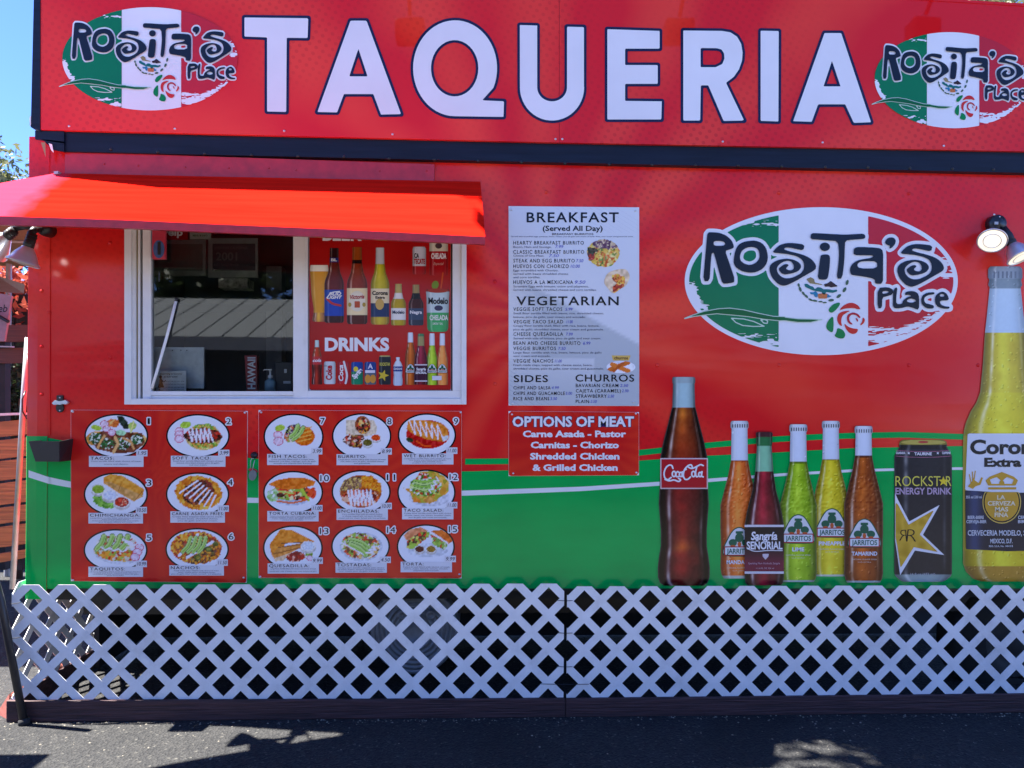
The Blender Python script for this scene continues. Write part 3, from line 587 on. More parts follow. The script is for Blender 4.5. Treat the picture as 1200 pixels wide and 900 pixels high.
# energy drink can
P_CAN = [(515, 22), (517, 27), (521, 28.4), (523, 27.5), (529, 30.6), (533, 33.4), (536, 33.8), (672, 33.8), (675, 32.5), (680, 27), (682.5, 20)]
o = bottle(truck, 'printed_energy_drink_can', 1081.8, P_CAN, [(514, 521.5, (150, 138, 50), .4), (521.5, 526, (24, 24, 30), .8), (526, 534, (40, 42, 50), .6), (534, 673, (34, 36, 42), .6), (673, 683, (150, 165, 160), .8)], y=-.005, edge=.6)
shape('lid', lambda X, Y: sd_ell(X, Y, 1082, 518.3, 26, 2.6), (1054, 514, 1110, 523), .9, -.0065, ink((196, 180, 84)), o); shape('ring_pull', lambda X, Y: sd_ell(X, Y, 1082, 518, 6, 1.4), (1074, 515, 1090, 521), .7, -.008, ink((190, 70, 60)), o)
for yy in (526.6, 533.4): strokes('band_line', [[(1050, yy+1), (1066, yy+2.3), (1082, yy+2.6), (1098, yy+2.3), (1114, yy+1)]], .5, -.0065, ink((200, 120, 150)), o)
text('GUARANA', 1050, 1061, 529.5, 532, -.0065, WHT, o, bold=.03); text('TAURINE', 1071.5, 1092, 530.2, 533.4, -.0065, WHT, o, bold=.03); text('CAFFEINE', 1104, 1114, 529.5, 532, -.0065, WHT, o, bold=.03)
text('ROCKST', 1049.3, 1102, 558, 569.6, -.0065, ink((232, 222, 90)), o, bold=-.005); text('R', 1108.5, 1115, 558, 569.6, -.0065, ink((232, 222, 90)), o)
star5 = lambda cx, cy, r, k, a0: [(cx+(r if i % 2 == 0 else r*k)*math.sin(a0+i*math.pi/5), cy-(r if i % 2 == 0 else r*k)*math.cos(a0+i*math.pi/5)) for i in range(10)]
poly('small_star', star5(1105.5, 564, 6, .42, 0), -.0068, ink((238, 214, 50)), o); 
for xx in (1065, 1099): poly('small_star', star5(xx, 531, 1.8, .42, 0), -.0068, WHT, o)
text('ENERGY DRINK', 1049.3, 1115, 571.8, 579.2, -.0065, ink((190, 165, 190)), o, bold=.025)
zr = lambda P: np.array([(1030+x/4.5, 490+y/4.5) for x, y in P])
starw = zr([(85,395),(100,430),(160,545),(320,458),(232,615),(345,722),(190,698),(112,828),(85,640)]); starg = zr([(88,445),(100,455),(156,562),(292,484),(215,614),(312,706),(184,680),(114,790),(96,665),(88,630)])
poly('star_outline', starw, -.0065, WHT, o)
shape('star', lambda X, Y: sd_poly(X, Y, starg), (1048, 585, 1105, 672), 1.2, -.008, M_PRINT, o, lambda X, Y: lin((np.array([226., 184, 60])-np.abs(noise2(X, Y, 9, 3)-.5)[:, None]*70))*.86)
text('R', 1062, 1073.5, 620, 635, -.0092, BLK, o, shear=.1, bold=-.02); text('R', 1063, 1053.8, 620.5, 634, -.0092, BLK, o, shear=.1, bold=-.02)
text('16 fl oz (473 ml)', 1067, 1096, 671.5, 674, -.0065, ink((200, 200, 205)), o)
# beer bottle
P_COR = [(312, 17), (315, 20), (325, 20.3), (328, 18.6), (334, 20), (337, 18.2), (370, 21.5), (390, 23.8), (430, 26.5), (460, 29.5), (472, 34), (482, 40.5), (495, 46), (505, 48.6), (520, 49.6), (660, 49.6), (670, 46), (678, 38), (682, 26)]
o = bottle(truck, 'printed_beer_bottle', 1178, P_COR, [(311, 327, (150, 162, 172), .7), (327, 338, (130, 145, 150), .7), (338, 390, (186, 206, 218), .5), (390, 460, (196, 170, 30), .9), (460, 510, (208, 190, 24), .9), (510, 645, (200, 180, 30), .6), (645, 664, (206, 178, 28), .8), (664, 683, (176, 132, 40), .7)], glow=(232, 226, 60), y=-.005, bubbles=1, edge=.55, step=1.15)
for i in range(8): rectp('cap_crimp', 1159+i*5, 318, 1161.2+i*5, 326, -.0062, (122, 134, 146), o)
shape('label_top', lambda X, Y: sd_poly(X, Y, [(1134, 508), (1227, 508), (1227, 577), (1180, 577.5), (1131, 574.5)]), (1130, 507, 1228, 578), 2, -.0065, ink((226, 230, 238)), o)
shape('label_bottom', lambda X, Y: sd_poly(X, Y, [(1131, 574.5), (1180, 577.5), (1227, 577), (1227, 645), (1180, 646), (1132, 643.5)]), (1129, 573, 1228, 648), 2, -.0068, M_PRINT, o, lambda X, Y: lin(mixc(np.array([26., 30, 46]), np.array([60., 76, 118]), np.exp(-((X-1142)/8)**2)*.8)/255)*.9)
text('Corona', 1137, 1222, 516, 531.5, -.008, BLK, o, bold=.035); text('Extra', 1153.5, 1197, 537, 546.5, -.008, BLK, o, bold=.045)
GOLD = ink((206, 160, 46))
shape('medallion', lambda X, Y: np.maximum(sd_ell(X, Y, 1174, 588.5, 22.6, 25), 576.5-Y), (1150, 560, 1198, 616), 1.2, -.0075, ink((220, 190, 90)), o); shape('medallion', lambda X, Y: np.maximum(sd_ell(X, Y, 1174, 588.5, 21.4, 23.8), 577-Y), (1150, 560, 1198, 616), 1.2, -.0085, BLK, o)
shape('medallion', lambda X, Y: np.maximum(sd_ell(X, Y, 1174, 588.5, 20, 22.2), 577-Y), (1150, 560, 1198, 616), 1.2, -.0095, GOLD, o)
for s_, a_, b_, yy in [('LA', 1168.5, 1178, 582), ('CERVEZA', 1157.5, 1190, 589), ('MAS', 1166, 1181.5, 596), ('FINA', 1165.5, 1181.5, 602.5)]: text(s_, a_, b_, yy-1.6, yy+3.2, -.0108, ink((236, 226, 190)), o, bold=.03)
shape('crown', lambda X, Y: np.minimum(np.minimum(sd_rect(X, Y, 1158, 571, 1191, 573.6), np.maximum(sd_poly(X, Y, [(1155, 563), (1160, 558.5), (1174, 553), (1188, 558.5), (1193, 563), (1190, 569), (1158, 569)]), -sd_poly(X, Y, [(1160, 562), (1168, 559), (1174, 564), (1180, 559), (1188, 562), (1186, 567), (1162, 567)]))), sd_ell(X, Y, 1174, 566, 3, 3)), (1153, 550, 1196, 575), .7, -.008, GOLD, o)
shape('griffin', lambda X, Y: np.minimum(sd_poly(X, Y, [(1134, 570), (1141, 562), (1147, 566), (1150, 559), (1152, 560), (1149, 568), (1143, 570), (1140, 573)]), np.minimum(sd_line(X, Y, [(1138, 566), (1136, 556)], 1.2), np.minimum(sd_line(X, Y, [(1140, 563), (1139.5, 553)], 1.2), sd_line(X, Y, [(1141.5, 562), (1143, 552)], 1.2)))), (1130, 549, 1156, 575), .7, -.008, GOLD, o)
for s_, a_, b_, y0_, y1_ in [('355 ml 330 ml', 1132, 1150.5, 581, 584), ('BEER-BIERE', 1134, 1153, 604.5, 608), ('CERVEJA-BIER', 1132.5, 1156, 609.5, 613), ('CERVECERIA MODELO, S. DE R.L.', 1134, 1224, 621.5, 627.5), ('MEXICO, D.F.', 1160.5, 1186.5, 631.5, 636.5), ('REG. S.S.A. No. 14015 B', 1159, 1187, 639, 641), ('CERVEZA', 1193, 1212, 604.5, 608), ('BIRRA', 1193, 1208, 609.5, 613)]:
    text(s_, a_, b_, y0_, y1_, -.008, ink((214, 218, 226)), o, bold=.02)

# ---- service window ------------------------------------------------
win = bpy.data.objects.new('service_window', None); COL.objects.link(win); setpar(win, truck); PINV[win.name] = Matrix.Identity(4)
WF = M['white_fr']
def bar(name, x0, y0, x1, y1, d0, d1, mat=WF, bev=.0015): return MB().quadbox([(x0, y0), (x1, y0), (x1, y1), (x0, y1)], d0, d1).build(name, mat, win, bevel=bev)
bar('window_frame', 145.5, 258, 153.5, 474, -.030, .04); bar('window_frame', 540.7, 258, 546.5, 474, -.030, .04)
bar('window_frame', 153.5, 467, 540.7, 474, -.030, .04); bar('window_frame', 153.5, 258, 540.7, 264, -.030, .04)
bar('track', 153.5, 264, 159, 467, -.012, .05); bar('track', 159.2, 264, 161.5, 467, -.002, .05, M['tan']); bar('track', 161.6, 264, 164, 467, -.006, .05); bar('track', 164.1, 264, 167, 467, .012, .05, M['blackpl'])
bar('sash_stile', 167, 264, 176.8, 467, -.010, .03); bar('sash_rail', 176.8, 458.5, 343.5, 463.2, -.010, .03); bar('sash_rail', 176.8, 463.4, 343.5, 467, -.004, .03)
bar('mullion', 343.5, 264, 360.5, 467, -.020, .035); bar('mullion_lip', 356.8, 264, 358.2, 458, -.0225, -.0205)
bar('sash_rail', 360.5, 457.8, 540.7, 467, -.020, .03); bar('sash_stile', 530.3, 264, 540.7, 457.8, -.020, .03); bar('sash_gasket', 360.5, 264, 362, 457.6, -.004, .02, M['blackpl']); bar('sash_gasket', 528.7, 264, 530.2, 457.6, -.004, .02, M['blackpl'])
def glassmat():
    m, nt, b = newmat('window_glass'); nt.nodes.remove(b); L = nt.links.new; out = nt.nodes['Material Output']
    t = N(nt, 'ShaderNodeBsdfTransparent'); t.inputs[0].default_value = (.80, .86, .86, 1); g = N(nt, 'ShaderNodeBsdfGlossy'); g.inputs['Roughness'].default_value = .02; g.inputs[0].default_value = (1, 1, 1, 1)
    fr = N(nt, 'ShaderNodeFresnel'); fr.inputs[0].default_value = 1.55; ad = N(nt, 'ShaderNodeMath', operation='MULTIPLY_ADD'); ad.inputs[1].default_value = 1.0; ad.inputs[2].default_value = .01; L(fr.outputs[0], ad.inputs[0])
    mx = N(nt, 'ShaderNodeMixShader'); L(ad.outputs[0], mx.inputs[0]); L(t.outputs[0], mx.inputs[1]); L(g.outputs[0], mx.inputs[2]); L(mx.outputs[0], out.inputs[0]); return m
M['glass'] = glassmat()
mesh_ob('glass_pane', WP([(176, 264), (344, 264), (344, 459), (176, 459)][::-1], .008), [(0, 1, 2, 3)], M['glass'], win)
bar('latch', 186-.6, 318, 187.4, 330, -.014, -.0101, M['black'])
# ================================================================== TAQUERIA SIGN
SYN = -.06
sign = thing('taqueria_sign', 'long red sign board reading TAQUERIA between two oval logos, on top of the truck', 'sign', W(600, 150, -.05))
pl = [(47, -60), (655.2, -36), (655.2, 167), (47, 152)]; pr = [(655.6, -36), (1290, 12.5), (1290, 179), (655.6, 167)]
MB().quadbox(pl, SYN, SYN+.02).build('sign_panel', M['signskin'], sign); MB().quadbox(pr, SYN, SYN+.02).build('sign_panel', M['signskin'], sign)
MB().quadbox([(41, -64), (47, -62), (47, 153.3), (36, 149)], SYN-.004, .03).build('sign_frame', M['navy'], sign)
MB().quadbox([(49, -56), (1288, 16), (1288, 176.5), (49, 149.5)], SYN+.0205, .03).build('sign_back', M['black'], sign)
MB().quadbox([(46, -62), (1290, 9), (1290, 12.2), (46, -60.4)], SYN-.004, .03).build('sign_frame', M['signskin'], sign)
def ell(cx, cy, rx, ry, a0, a1, n=24): return [(cx+rx*math.cos(t), cy+ry*math.sin(t)) for t in np.linspace(a0, a1, n)]
q4 = lambda P, ox=0: [(ox+x/4, y/4) for x, y in P]
TL = {
 'T': [[(286.5, 20.5), (361.2, 21.4), (360.5, 44.6), (336, 44.3), (335.4, 131.2), (313, 130.6), (313, 43.8), (286.5, 42.8)]],
 'A': [q4([(443,97),(518,97),(680,535),(586,537),(550,441),(412,441),(380,527),(288,525)], 300), q4([(480,228),(523,358),(437,358)], 300)],
 'Q': [ell(533.3, 80, 49.2, 56.2, -math.pi*1.5, .42, 44)+[(565, 117.6), (590.6, 118.7), (590, 137), (533.2, 136.2)], ell(532.8, 80, 27.8, 33, 0, 2*math.pi, 36)[:-1]],
 'U': [[(609.2, 29.4), (629.5, 29.9), (629.5, 100)]+ell(647, 102.5, 17.5, 16.3, math.pi, 0, 16)+[(664.5, 31.3), (684.3, 31.8), (684.3, 102)]+ell(646.9, 102.5, 37.6, 38.8, 0, math.pi, 24)],
 'E': [q4([(447,137),(692,145),(692,228),(530,228),(530,305),(683,305),(683,393),(530,393),(530,473),(702,475),(700,560),(447,560)], 600)],
 'R': [q4([(803,143),(985,145),(1025,152),(1055,172),(1074,205),(1081,245),(1078,285),(1064,325),(1040,360),(1003,388),(1088,565),(992,567),(920,400),(885,400),(882,565),(803,565)], 600), q4([(884,225),(960,226),(982,232),(994,250),(996,275),(986,300),(955,315),(884,315)], 600)],
 'I': [[(891.4, 36), (912.6, 36.4), (912.2, 142.4), (891.4, 141.6)]],
 'A2': [q4([(265,155),(343,155),(483,573),(402,576),(362,489),(235,489),(205,571),(118,568)], 900), q4([(300,285),(340,405),(260,405)], 900)]}
for k, P in TL.items():
    def f(X, Y, P=P):
        s = sd_poly(X, Y, P[0])
        for h in P[1:]: s = np.maximum(s, -sd_poly(X, Y, h))
        return s
    def g(X, Y, P=P):      # outline: rounded offset, holes shrink
        s = sd_poly(X, Y, P[0])-3.1
        for h in P[1:]: s = np.maximum(s, -(sd_poly(X, Y, h)+3.0))
        return s
    A = np.array(P[0]); bb = (A[:, 0].min()-5, A[:, 1].min()-5, A[:, 0].max()+5, A[:, 1].max()+5)
    lo = shape('letter_outline', g, bb, 1.4, SYN-.002, ink((24, 30, 66)), sign)
    shape('letter', f, bb, 1.4, SYN-.004, ink((238, 238, 244)), sign)
def wl(P): return np.stack([82.5+(P[:, 0]-822)*.664, 27+(P[:, 1]-273)*.742], 1)
def wr_(P): return np.stack([1034.5+(P[:, 0]-824)*.585, 53.3+(P[:, 1]-273)*.69+(P[:, 0]-824)*.012], 1)
logo(sign, SYN-.002, False, wl, 1.3, 'logo_print'); logo(sign, SYN-.002, False, wr_, 1.5, 'logo_print')
for x, y in [(81,148),(205,151),(333,153.5),(460,157.5),(651,163),(659,163),(847,166),(964,167),(1106,171),(1230,174)]: screw(x, y, SYN, .006, sign)

# ================================================================== AWNING
aw = thing('metal_awning', 'bright red sheet awning sloping out over the service window', 'awning', W(300, 225, -.05))
YF = -.46
back = [(-195, 249.2), (-100, 232.3), (0, 214.6), (40, 207.5), (65, 203), (90, 203.5), (150, 204.8), (235, 206.6), (400, 209.8), (563, 212.8)]
front = [(-200, 250), (-100, 251.5), (0, 253.2), (40, 254.5), (65, 255.2), (90, 256), (150, 258), (235, 262), (400, 269), (568.5, 277.5)]
yb = [-.05+(YF+.05)*max(0, (65-p[0])/265) for p in back]; yf = [YF]*10
V = []; m = 8
for i in range(10):
    a, b = W(*back[i], yb[i]), W(*front[i], yf[i])
    for k in range(m+1):
        t = k/m; p = a.lerp(b, t); V.append(p+Vector((0, 0, .004*math.sin(t*math.pi))))
for i in range(10*(m+1)): V.append(V[i]+Vector((0, .001, -.004)))
n9 = 10*(m+1)
Fc = [(i*(m+1)+k, i*(m+1)+k+1, (i+1)*(m+1)+k+1, (i+1)*(m+1)+k) for i in range(9) for k in range(m)]
Fc += [tuple(n9+j for j in f[::-1]) for f in Fc]
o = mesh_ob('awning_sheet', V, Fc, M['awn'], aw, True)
mb = MB()
lipb = [(-200, 258), (-100, 260.5), (0, 263.2), (40, 264.4), (65, 265), (90, 265.8), (150, 267.5), (235, 271.5), (400, 278.5), (568.5, 286.5)]
for i in range(9):
    f = [W(*q_, YF-.0005) for q_ in (front[i], front[i+1], lipb[i+1], lipb[i])]
    bq = [p+Vector((0, .02, 0)) for p in f]; mb.hexa([f[3], f[2], f[1], f[0]], [bq[3], bq[2], bq[1], bq[0]])
mb.build('front_lip', M['redpaint'], aw)
MB().tube([W(60, 262, -.03), W(66, 262, YF+.03)], .008).build('side_brace', M['redpaint'], aw); MB().tube([W(556, 285, -.03), W(563, 281, YF+.03)], .008).build('side_brace', M['redpaint'], aw)
MB().quadbox([(63, 200.8), (68, 200.3), (68, 203.5), (63, 204)], -.075, -.046).build('hinge', M['steel'], aw)

# ================================================================== FLOODLIGHTS
M['bulb'] = emis('lit_lamp_glass', (1, .93, .74), .13); M['bulboff'] = simple('frosted_lamp_glass', (.75, .78, .70), .2)
def lamp_head(par, base, d, L=.10, r0=.022, r1=.072, neck=.055, lit=True):
    d = Vector(d).normalized(); base = Vector(base)
    h = MB().lathe([(-neck, .0001), (-neck, r0*1.0), (-neck*.2, r0*1.1), (.004, r0*1.1), (.006, .0001)], base, d, 20).build('lamp_holder', M['blackpl'], par, True)
    for q in (-.8, -.55, -.3): MB().lathe([(neck*q, r0*1.02), (neck*q+.002, r0*1.22), (neck*q+.005, r0*1.02)], base, d, 20).build('rib', M['blackpl'], h)
    pr_ = [(0, r0*1.05), (.012, r0*1.5), (.035, r0*2.2), (.065, r1*.84), (L-.008, r1*.97), (L, r1)]
    s = MB().lathe(pr_, base, d, 28).build('reflector', M['chrome'], par, True)
    MB().lathe([(L+.0006, r1*1.0), (L+.003, r1*.985), (L+.003, r1*.90), (L+.001, r1*.9)], base, d, 28).build('rim', M['screw'], s, True)
    m_ = M['bulb'] if lit else M['bulboff']
    MB().lathe([(L-.004, r1*.94), (L+.001, r1*.72), (L+.002, r1*.7), (L+.004, r1*.45), (L+.005, .0001)], base, d, 28).build('bulb', m_, par, True)
    MB().lathe([(L+.0035, r1*.60), (L+.0055, r1*.585), (L+.0055, r1*.555), (L+.003, r1*.54)], base, d, 28).build('bulb_ring', M['screw'], par, True)
def arm(par, a, b, r=.014):
    MB().tube([a, (Vector(a)+Vector(b))/2+Vector((0, -.008, .004)), b], r, 12).build('arm', M['blackpl'], par, True)
fl = thing('twin_floodlight', 'black wall floodlight with two lit silver lamps above the tall printed beer bottle', 'floodlight', W(1168, 263))
ctr = W(1169, 262, -.03)
MB().lathe([(-.03, .048), (.0, .048), (.012, .042), (.018, .0001)], ctr, (0, -1, 0), 24, True).build('junction_box', M['black'], fl, True)
MB().quadbox([(1165.5, 259.8), (1170, 259.8), (1170, 263), (1165.5, 263)], -.0505, -.0485).build('sticker', M['steel'], fl); screw(1165, 251.5, -.045, .006, fl); screw(1171.5, 254, -.047, .004, fl)
b1 = W(1164.5, 273, -.09); arm(fl, W(1166, 268, -.045), b1); lamp_head(fl, b1, W(1161.5, 288.5, -.165)-b1, L=.078, r1=.070, neck=.04)
b2 = W(1186.5, 286.5, -.08); arm(fl, W(1176, 268, -.045), b2, .018); lamp_head(fl, b2, Vector((.16, -.30, -.62)), L=.085, r1=.068, neck=.07)
fl = thing('twin_floodlight', 'black floodlight with silver cone lamps tucked under the left end of the awning', 'floodlight', W(48, 270), 'twin floodlights screwed to the truck')
bpy.data.objects['twin_floodlight']['group'] = 'twin floodlights screwed to the truck'
ctr = W(52, 268, -.05)
MB().lathe([(-.05, .034), (.0, .036), (.02, .030), (.026, .0001)], ctr, (0, -1, 0), 24, True).build('junction_box', M['black'], fl, True)
b1 = W(33, 289.5, -.18); arm(fl, W(46, 268, -.08), W(36, 274, -.16), .017); lamp_head(fl, b1, Vector((-.22, -.05, -.8)), L=.082, r1=.074, neck=.07, lit=False); 
arm(fl, W(46, 266, -.08), W(14, 268, -.12), .015); b2 = W(8, 277, -.13); lamp_head(fl, b2, Vector((-.75, .12, -.55)), L=.10, r1=.08, neck=.05, lit=False)
# sign lamps on the truck's top edge, mirrored in the glossy sign
for px in (467, 832, 1162):
    sl = thing('sign_lamp', 'black floodlight on a bent arm above the %s of the red sign' % {467: 'letters A and Q', 832: 'letter R', 1162: 'right logo'}[px], 'lamp', W(px, -60, -.1), 'lamps over the sign')
    p = W(px, -62, -.1); q = W(px, 0, -.1); q = Vector((q.x, -.62, 3.78+ (q.z-W(600,0,-.1).z)))
    MB().tube([p, p+Vector((0, -.1, .28)), q+Vector((0, .12, .2)), q+Vector((0, .02, .09))], .012).build('arm', M['black'], sl, True)
    MB().box(q.x-.085, q.x+.085, q.y-.06, q.y+.05, q.z-.05, q.z+.07).build('lamp_body', M['black'], sl, bevel=.012)

# ================================================================== SMALL THINGS ON THE WALL
bo = thing('bottle_opener', 'small chrome and black bottle opener screwed to the red corner of the truck', 'bottle opener', W(70, 473))
shape_ = lambda X, Y: np.minimum(sd_ell(X, Y, 69.8, 478, 4.4, 5.4), sd_rect(X, Y, 67.5, 464.5, 72, 474)-1.3)
def extr(name, sdf, bb, step, y0, y1, mat, par):
    V, Fc = sdf_mesh(sdf, bb, step); A = WP(V, y0); B_ = A.copy(); B_[:, 1] = y1; n = len(V); E = {}
    for f in Fc:
        for i in range(len(f)):
            e = (f[i], f[(i+1) % len(f)]); E[e] = 1
    side = [(b, a, n+a, n+b) for a, b in E if (b, a) not in E]
    return mesh_ob(name, list(A)+list(B_), list(Fc)+side, mat, par)
extr('plate', shape_, (60, 460, 80, 486), .9, -.012, -.001, M['black'], bo)
extr('claw', lambda X, Y: sd_poly(X, Y, [(60.5, 472.5), (64, 469), (67, 470.3), (73, 469.8), (76, 468.6), (79.6, 471.5), (77, 474), (73, 473.2), (70, 474.5), (66, 473.6), (63, 474.6)]), (60, 466, 81, 476), .8, -.030, -.0125, M['chrome'], bo)
screw(70, 466, -.012, .004, bo); screw(70, 481, -.012, .004, bo); screw(85, 482, -.001, .006, bo, name='wall_screw')
bn = thing('cap_bin', 'black open topped metal bin for bottle caps on the corner of the truck', 'bin', W(56, 527))
f = [W(33.5, 517, -.11), W(69.5, 514.6, -.11), W(69.5, 540.2, -.11), W(41.5, 541, -.11)]
f[1].x = W(69.5, 514.6, -.11).x
top_w, bot_w = f[1].x-f[0].x, f[2].x-f[3].x
def shell(par):
    z1_, z0_ = f[0].z, f[3].z; x0_, x1_ = f[0].x, f[1].x; xb0 = f[3].x
    mb = MB(); t = .004
    mb.hexa([(xb0, -.11, z0_), (x1_, -.11, z0_), (x1_, -.11, z1_), (x0_, -.11, z1_)], [(xb0, -.11+t, z0_), (x1_, -.11+t, z0_), (x1_, -.11+t, z1_), (x0_, -.11+t, z1_)]); mb.build('front_plate', M['black'], par)
    xr0, xr1 = x1_-.0, x1_+.014
    MB().hexa([(x1_+.0005, -.1095, z0_), (xr1-.012, -.0085, z0_), (xr1, -.0085, z1_+.01), (x1_+.0005, -.1095, z1_)], [(x1_-.004, -.105, z0_+.002), (x1_-.002, -.0085, z0_+.002), (x1_+.003, -.0085, z1_+.01), (x1_-.004, -.105, z1_)]).build('side_plate', M['black'], par)
    MB().hexa([(x0_, -.1055, z1_), (x0_, -.0085, z1_), (xb0, -.0085, z0_), (xb0, -.1055, z0_)], [(x0_+.004, -.1055, z1_), (x0_+.004, -.0085, z1_), (xb0+.004, -.0085, z0_), (xb0+.004, -.1055, z0_)]).build('side_plate', M['black'], par)
    MB().box(xb0+.004, x1_-.005, -.105, -.0085, z0_+.001, z0_+.005).build('base_plate', M['black'], par)
shell(bn)
kb = thing('key_bunch', 'small bunch of keys and clips hanging between the two dish menu boards', 'keys', W(296, 535))
MB().tube([W(293.5, 549.5, -.012), W(293.8, 540, -.016), W(295, 537.4, -.018), W(297.5, 537.4, -.018)], .0022, 8).build('wire_clip', M['steel'], kb, True); MB().tube([W(298.6, 539, -.016), W(297, 545, -.018), W(295.6, 552.5, -.014)], .0022, 8).build('wire_clip', M['steel'], kb, True)
extr('key', lambda X, Y: sd_ell(X, Y, 296, 557, 4.6, 6.2, .2), (290, 548, 302, 565), .9, -.022, -.016, simple('grey_blue_key', (.16, .2, .24), .35, .6), kb)
extr('red_tag', lambda X, Y: sd_ell(X, Y, 296.5, 551.5, 5.5, 2.4, .3), (289, 547, 303, 556), .8, -.0155, -.011, simple('red_tag', (.35, .02, .03), .4), kb)
MB().lathe([(0, .018), (.012, .016), (.02, .0001)], W(298, 533.5, -.004), (0, -1, 0), 12, True).build('hook', M['black'], kb, True)

# ================================================================== MENU BOARDS
def raybg(cx, cy, seed):
    def f(X, Y):
        a = np.arctan2(Y-cy, X-cx); r = .5+.5*np.sin(a*26+seed); n_ = noise2(X, Y, 40, seed); k = np.clip(r*.35+n_*.75-.25, 0, 1)
        return lin(mixc(np.array([214., 26, 26]), np.array([240., 66, 32]), k)/255)*.86
    return f
def board(name, label, cat, corners, y, paint=None, mat=None, group=None, screws=(), back=M['white']):
    t = thing(name, label, cat, W(*corners[3], 0), group)
    MB().quadbox(corners, y+.0005, -.0012).build('board_panel', back, t)
    A = np.array(corners); bb = (A[:, 0].min()-.01, A[:, 1].min()-.01, A[:, 0].max()+.01, A[:, 1].max()+.01)
    if paint is not None: shape('printed_face', lambda X, Y: sd_poly(X, Y, corners)+.2, bb, 3.0, y-.001, M_PRINT, t, paint)
    for x, yy in screws: screw(x, yy, y-.001, .0058, t)
    return t
# food painting ------------------------------------------------------
def food(ops, ox, oy, s, seed):
    def paint(X, Y):
        u, v = (X-ox)*s, (Y-oy)*s; C = np.tile(np.array([232., 234, 240]), (len(X), 1)); rs = np.random.RandomState(seed)
        for op in ops:
            k = op[0]
            if k == 'e': m = sd_ell(u, v, *op[1:6]) < 0; C[m] = np.array(op[6], float)+(noise2(u[m], v[m], op[7] if len(op) > 7 else 30, seed)-.5)[:, None]*60
            elif k == 'p': m = sd_poly(u, v, op[1]) < 0; C[m] = np.array(op[2], float)+(noise2(u[m], v[m], op[3] if len(op) > 3 else 30, seed)-.5)[:, None]*60
            elif k == 'l': m = sd_line(u, v, op[1], op[2]) < 0; C[m] = op[3]
            elif k == 's':     # speckled mix of ingredients inside an ellipse or polygon
                _, reg, pal, sz = op
                d = sd_ell(u, v, *reg) if not isinstance(reg[0], (tuple, list)) else sd_poly(u, v, reg)
                m = d+(noise2(u, v, 25, seed+3)-.5)*24 < 0
                if not m.any(): continue
                A = np.stack([u[m], v[m]], 1); lo, hi = A.min(0), A.max(0); n_ = int(np.prod(hi-lo)/(sz*sz))+6
                P = lo+rs.rand(n_, 2)*(hi-lo); c = np.array([pal[j] for j in rs.randint(0, len(pal), n_)], float)+rs.randn(n_, 1)*14
                C[m] = c[((A[:, None]-P[None])**2).sum(2).argmin(1)]
            elif k == 'z':     # zigzag of cream
                _, x0, y0, x1, y1, n_, dx, dy, w_, c = op; pts = []
                for j in range(n_+1): t = j/n_; sg = 1 if j % 2 else -1; pts.append((x0+(x1-x0)*t+dx*sg, y0+(y1-y0)*t+dy*sg))
                m = sd_line(u, v, pts, w_)+(noise2(u, v, 14, seed)-.5)*w_*.5 < 0; C[m] = c
        C = C.mean(1, keepdims=True)+(C-C.mean(1, keepdims=True))*1.22; return lin(np.clip(C*1.05, 0, 255)/255)*.88
    return paint
WC = (240, 236, 240); AV = (150, 190, 90); AVL = (190, 214, 140); AVD = (70, 110, 50); TOR = (214, 160, 84); MEAT = [(88, 44, 34), (60, 32, 26), (120, 60, 44)]; PICO = [(196, 60, 40), (232, 220, 200), (70, 120, 50), (180, 40, 34)]
LET_ = [(150, 180, 70), (196, 210, 120), (110, 150, 60)]; FRY = [(226, 150, 50), (240, 178, 80), (196, 112, 34)]; MIX = MEAT+PICO
def radish(x, y, r): return [('e', x, y, r, r*.85, 0, (190, 60, 100)), ('e', x, y, r*.86, r*.72, 0, (236, 214, 226), 20)]
def cup(x, y, rx, ry, c): return [('e', x, y+ry*.35, rx, ry, 0, (200, 196, 190)), ('e', x, y, rx, ry, 0, (236, 232, 226)), ('e', x, y, rx*.84, ry*.8, 0, c, 14)]
def avo(x0, y0, x1, y1, w_): return [('l', chaikin([(x0, y0), ((x0+x1)/2+(y1-y0)*.12, (y0+y1)/2-(x1-x0)*.12), (x1, y1)], 2, False), w_*1.25, AVD), ('l', chaikin([(x0, y0), ((x0+x1)/2+(y1-y0)*.12, (y0+y1)/2-(x1-x0)*.12), (x1, y1)], 2, False), w_, AVL), ('l', chaikin([(x0+w_*.15, y0+w_*.2), ((x0+x1)/2+(y1-y0)*.12, (y0+y1)/2-(x1-x0)*.12+w_*.2), (x1, y1)], 2, False), w_*.4, AV)]
D = {}
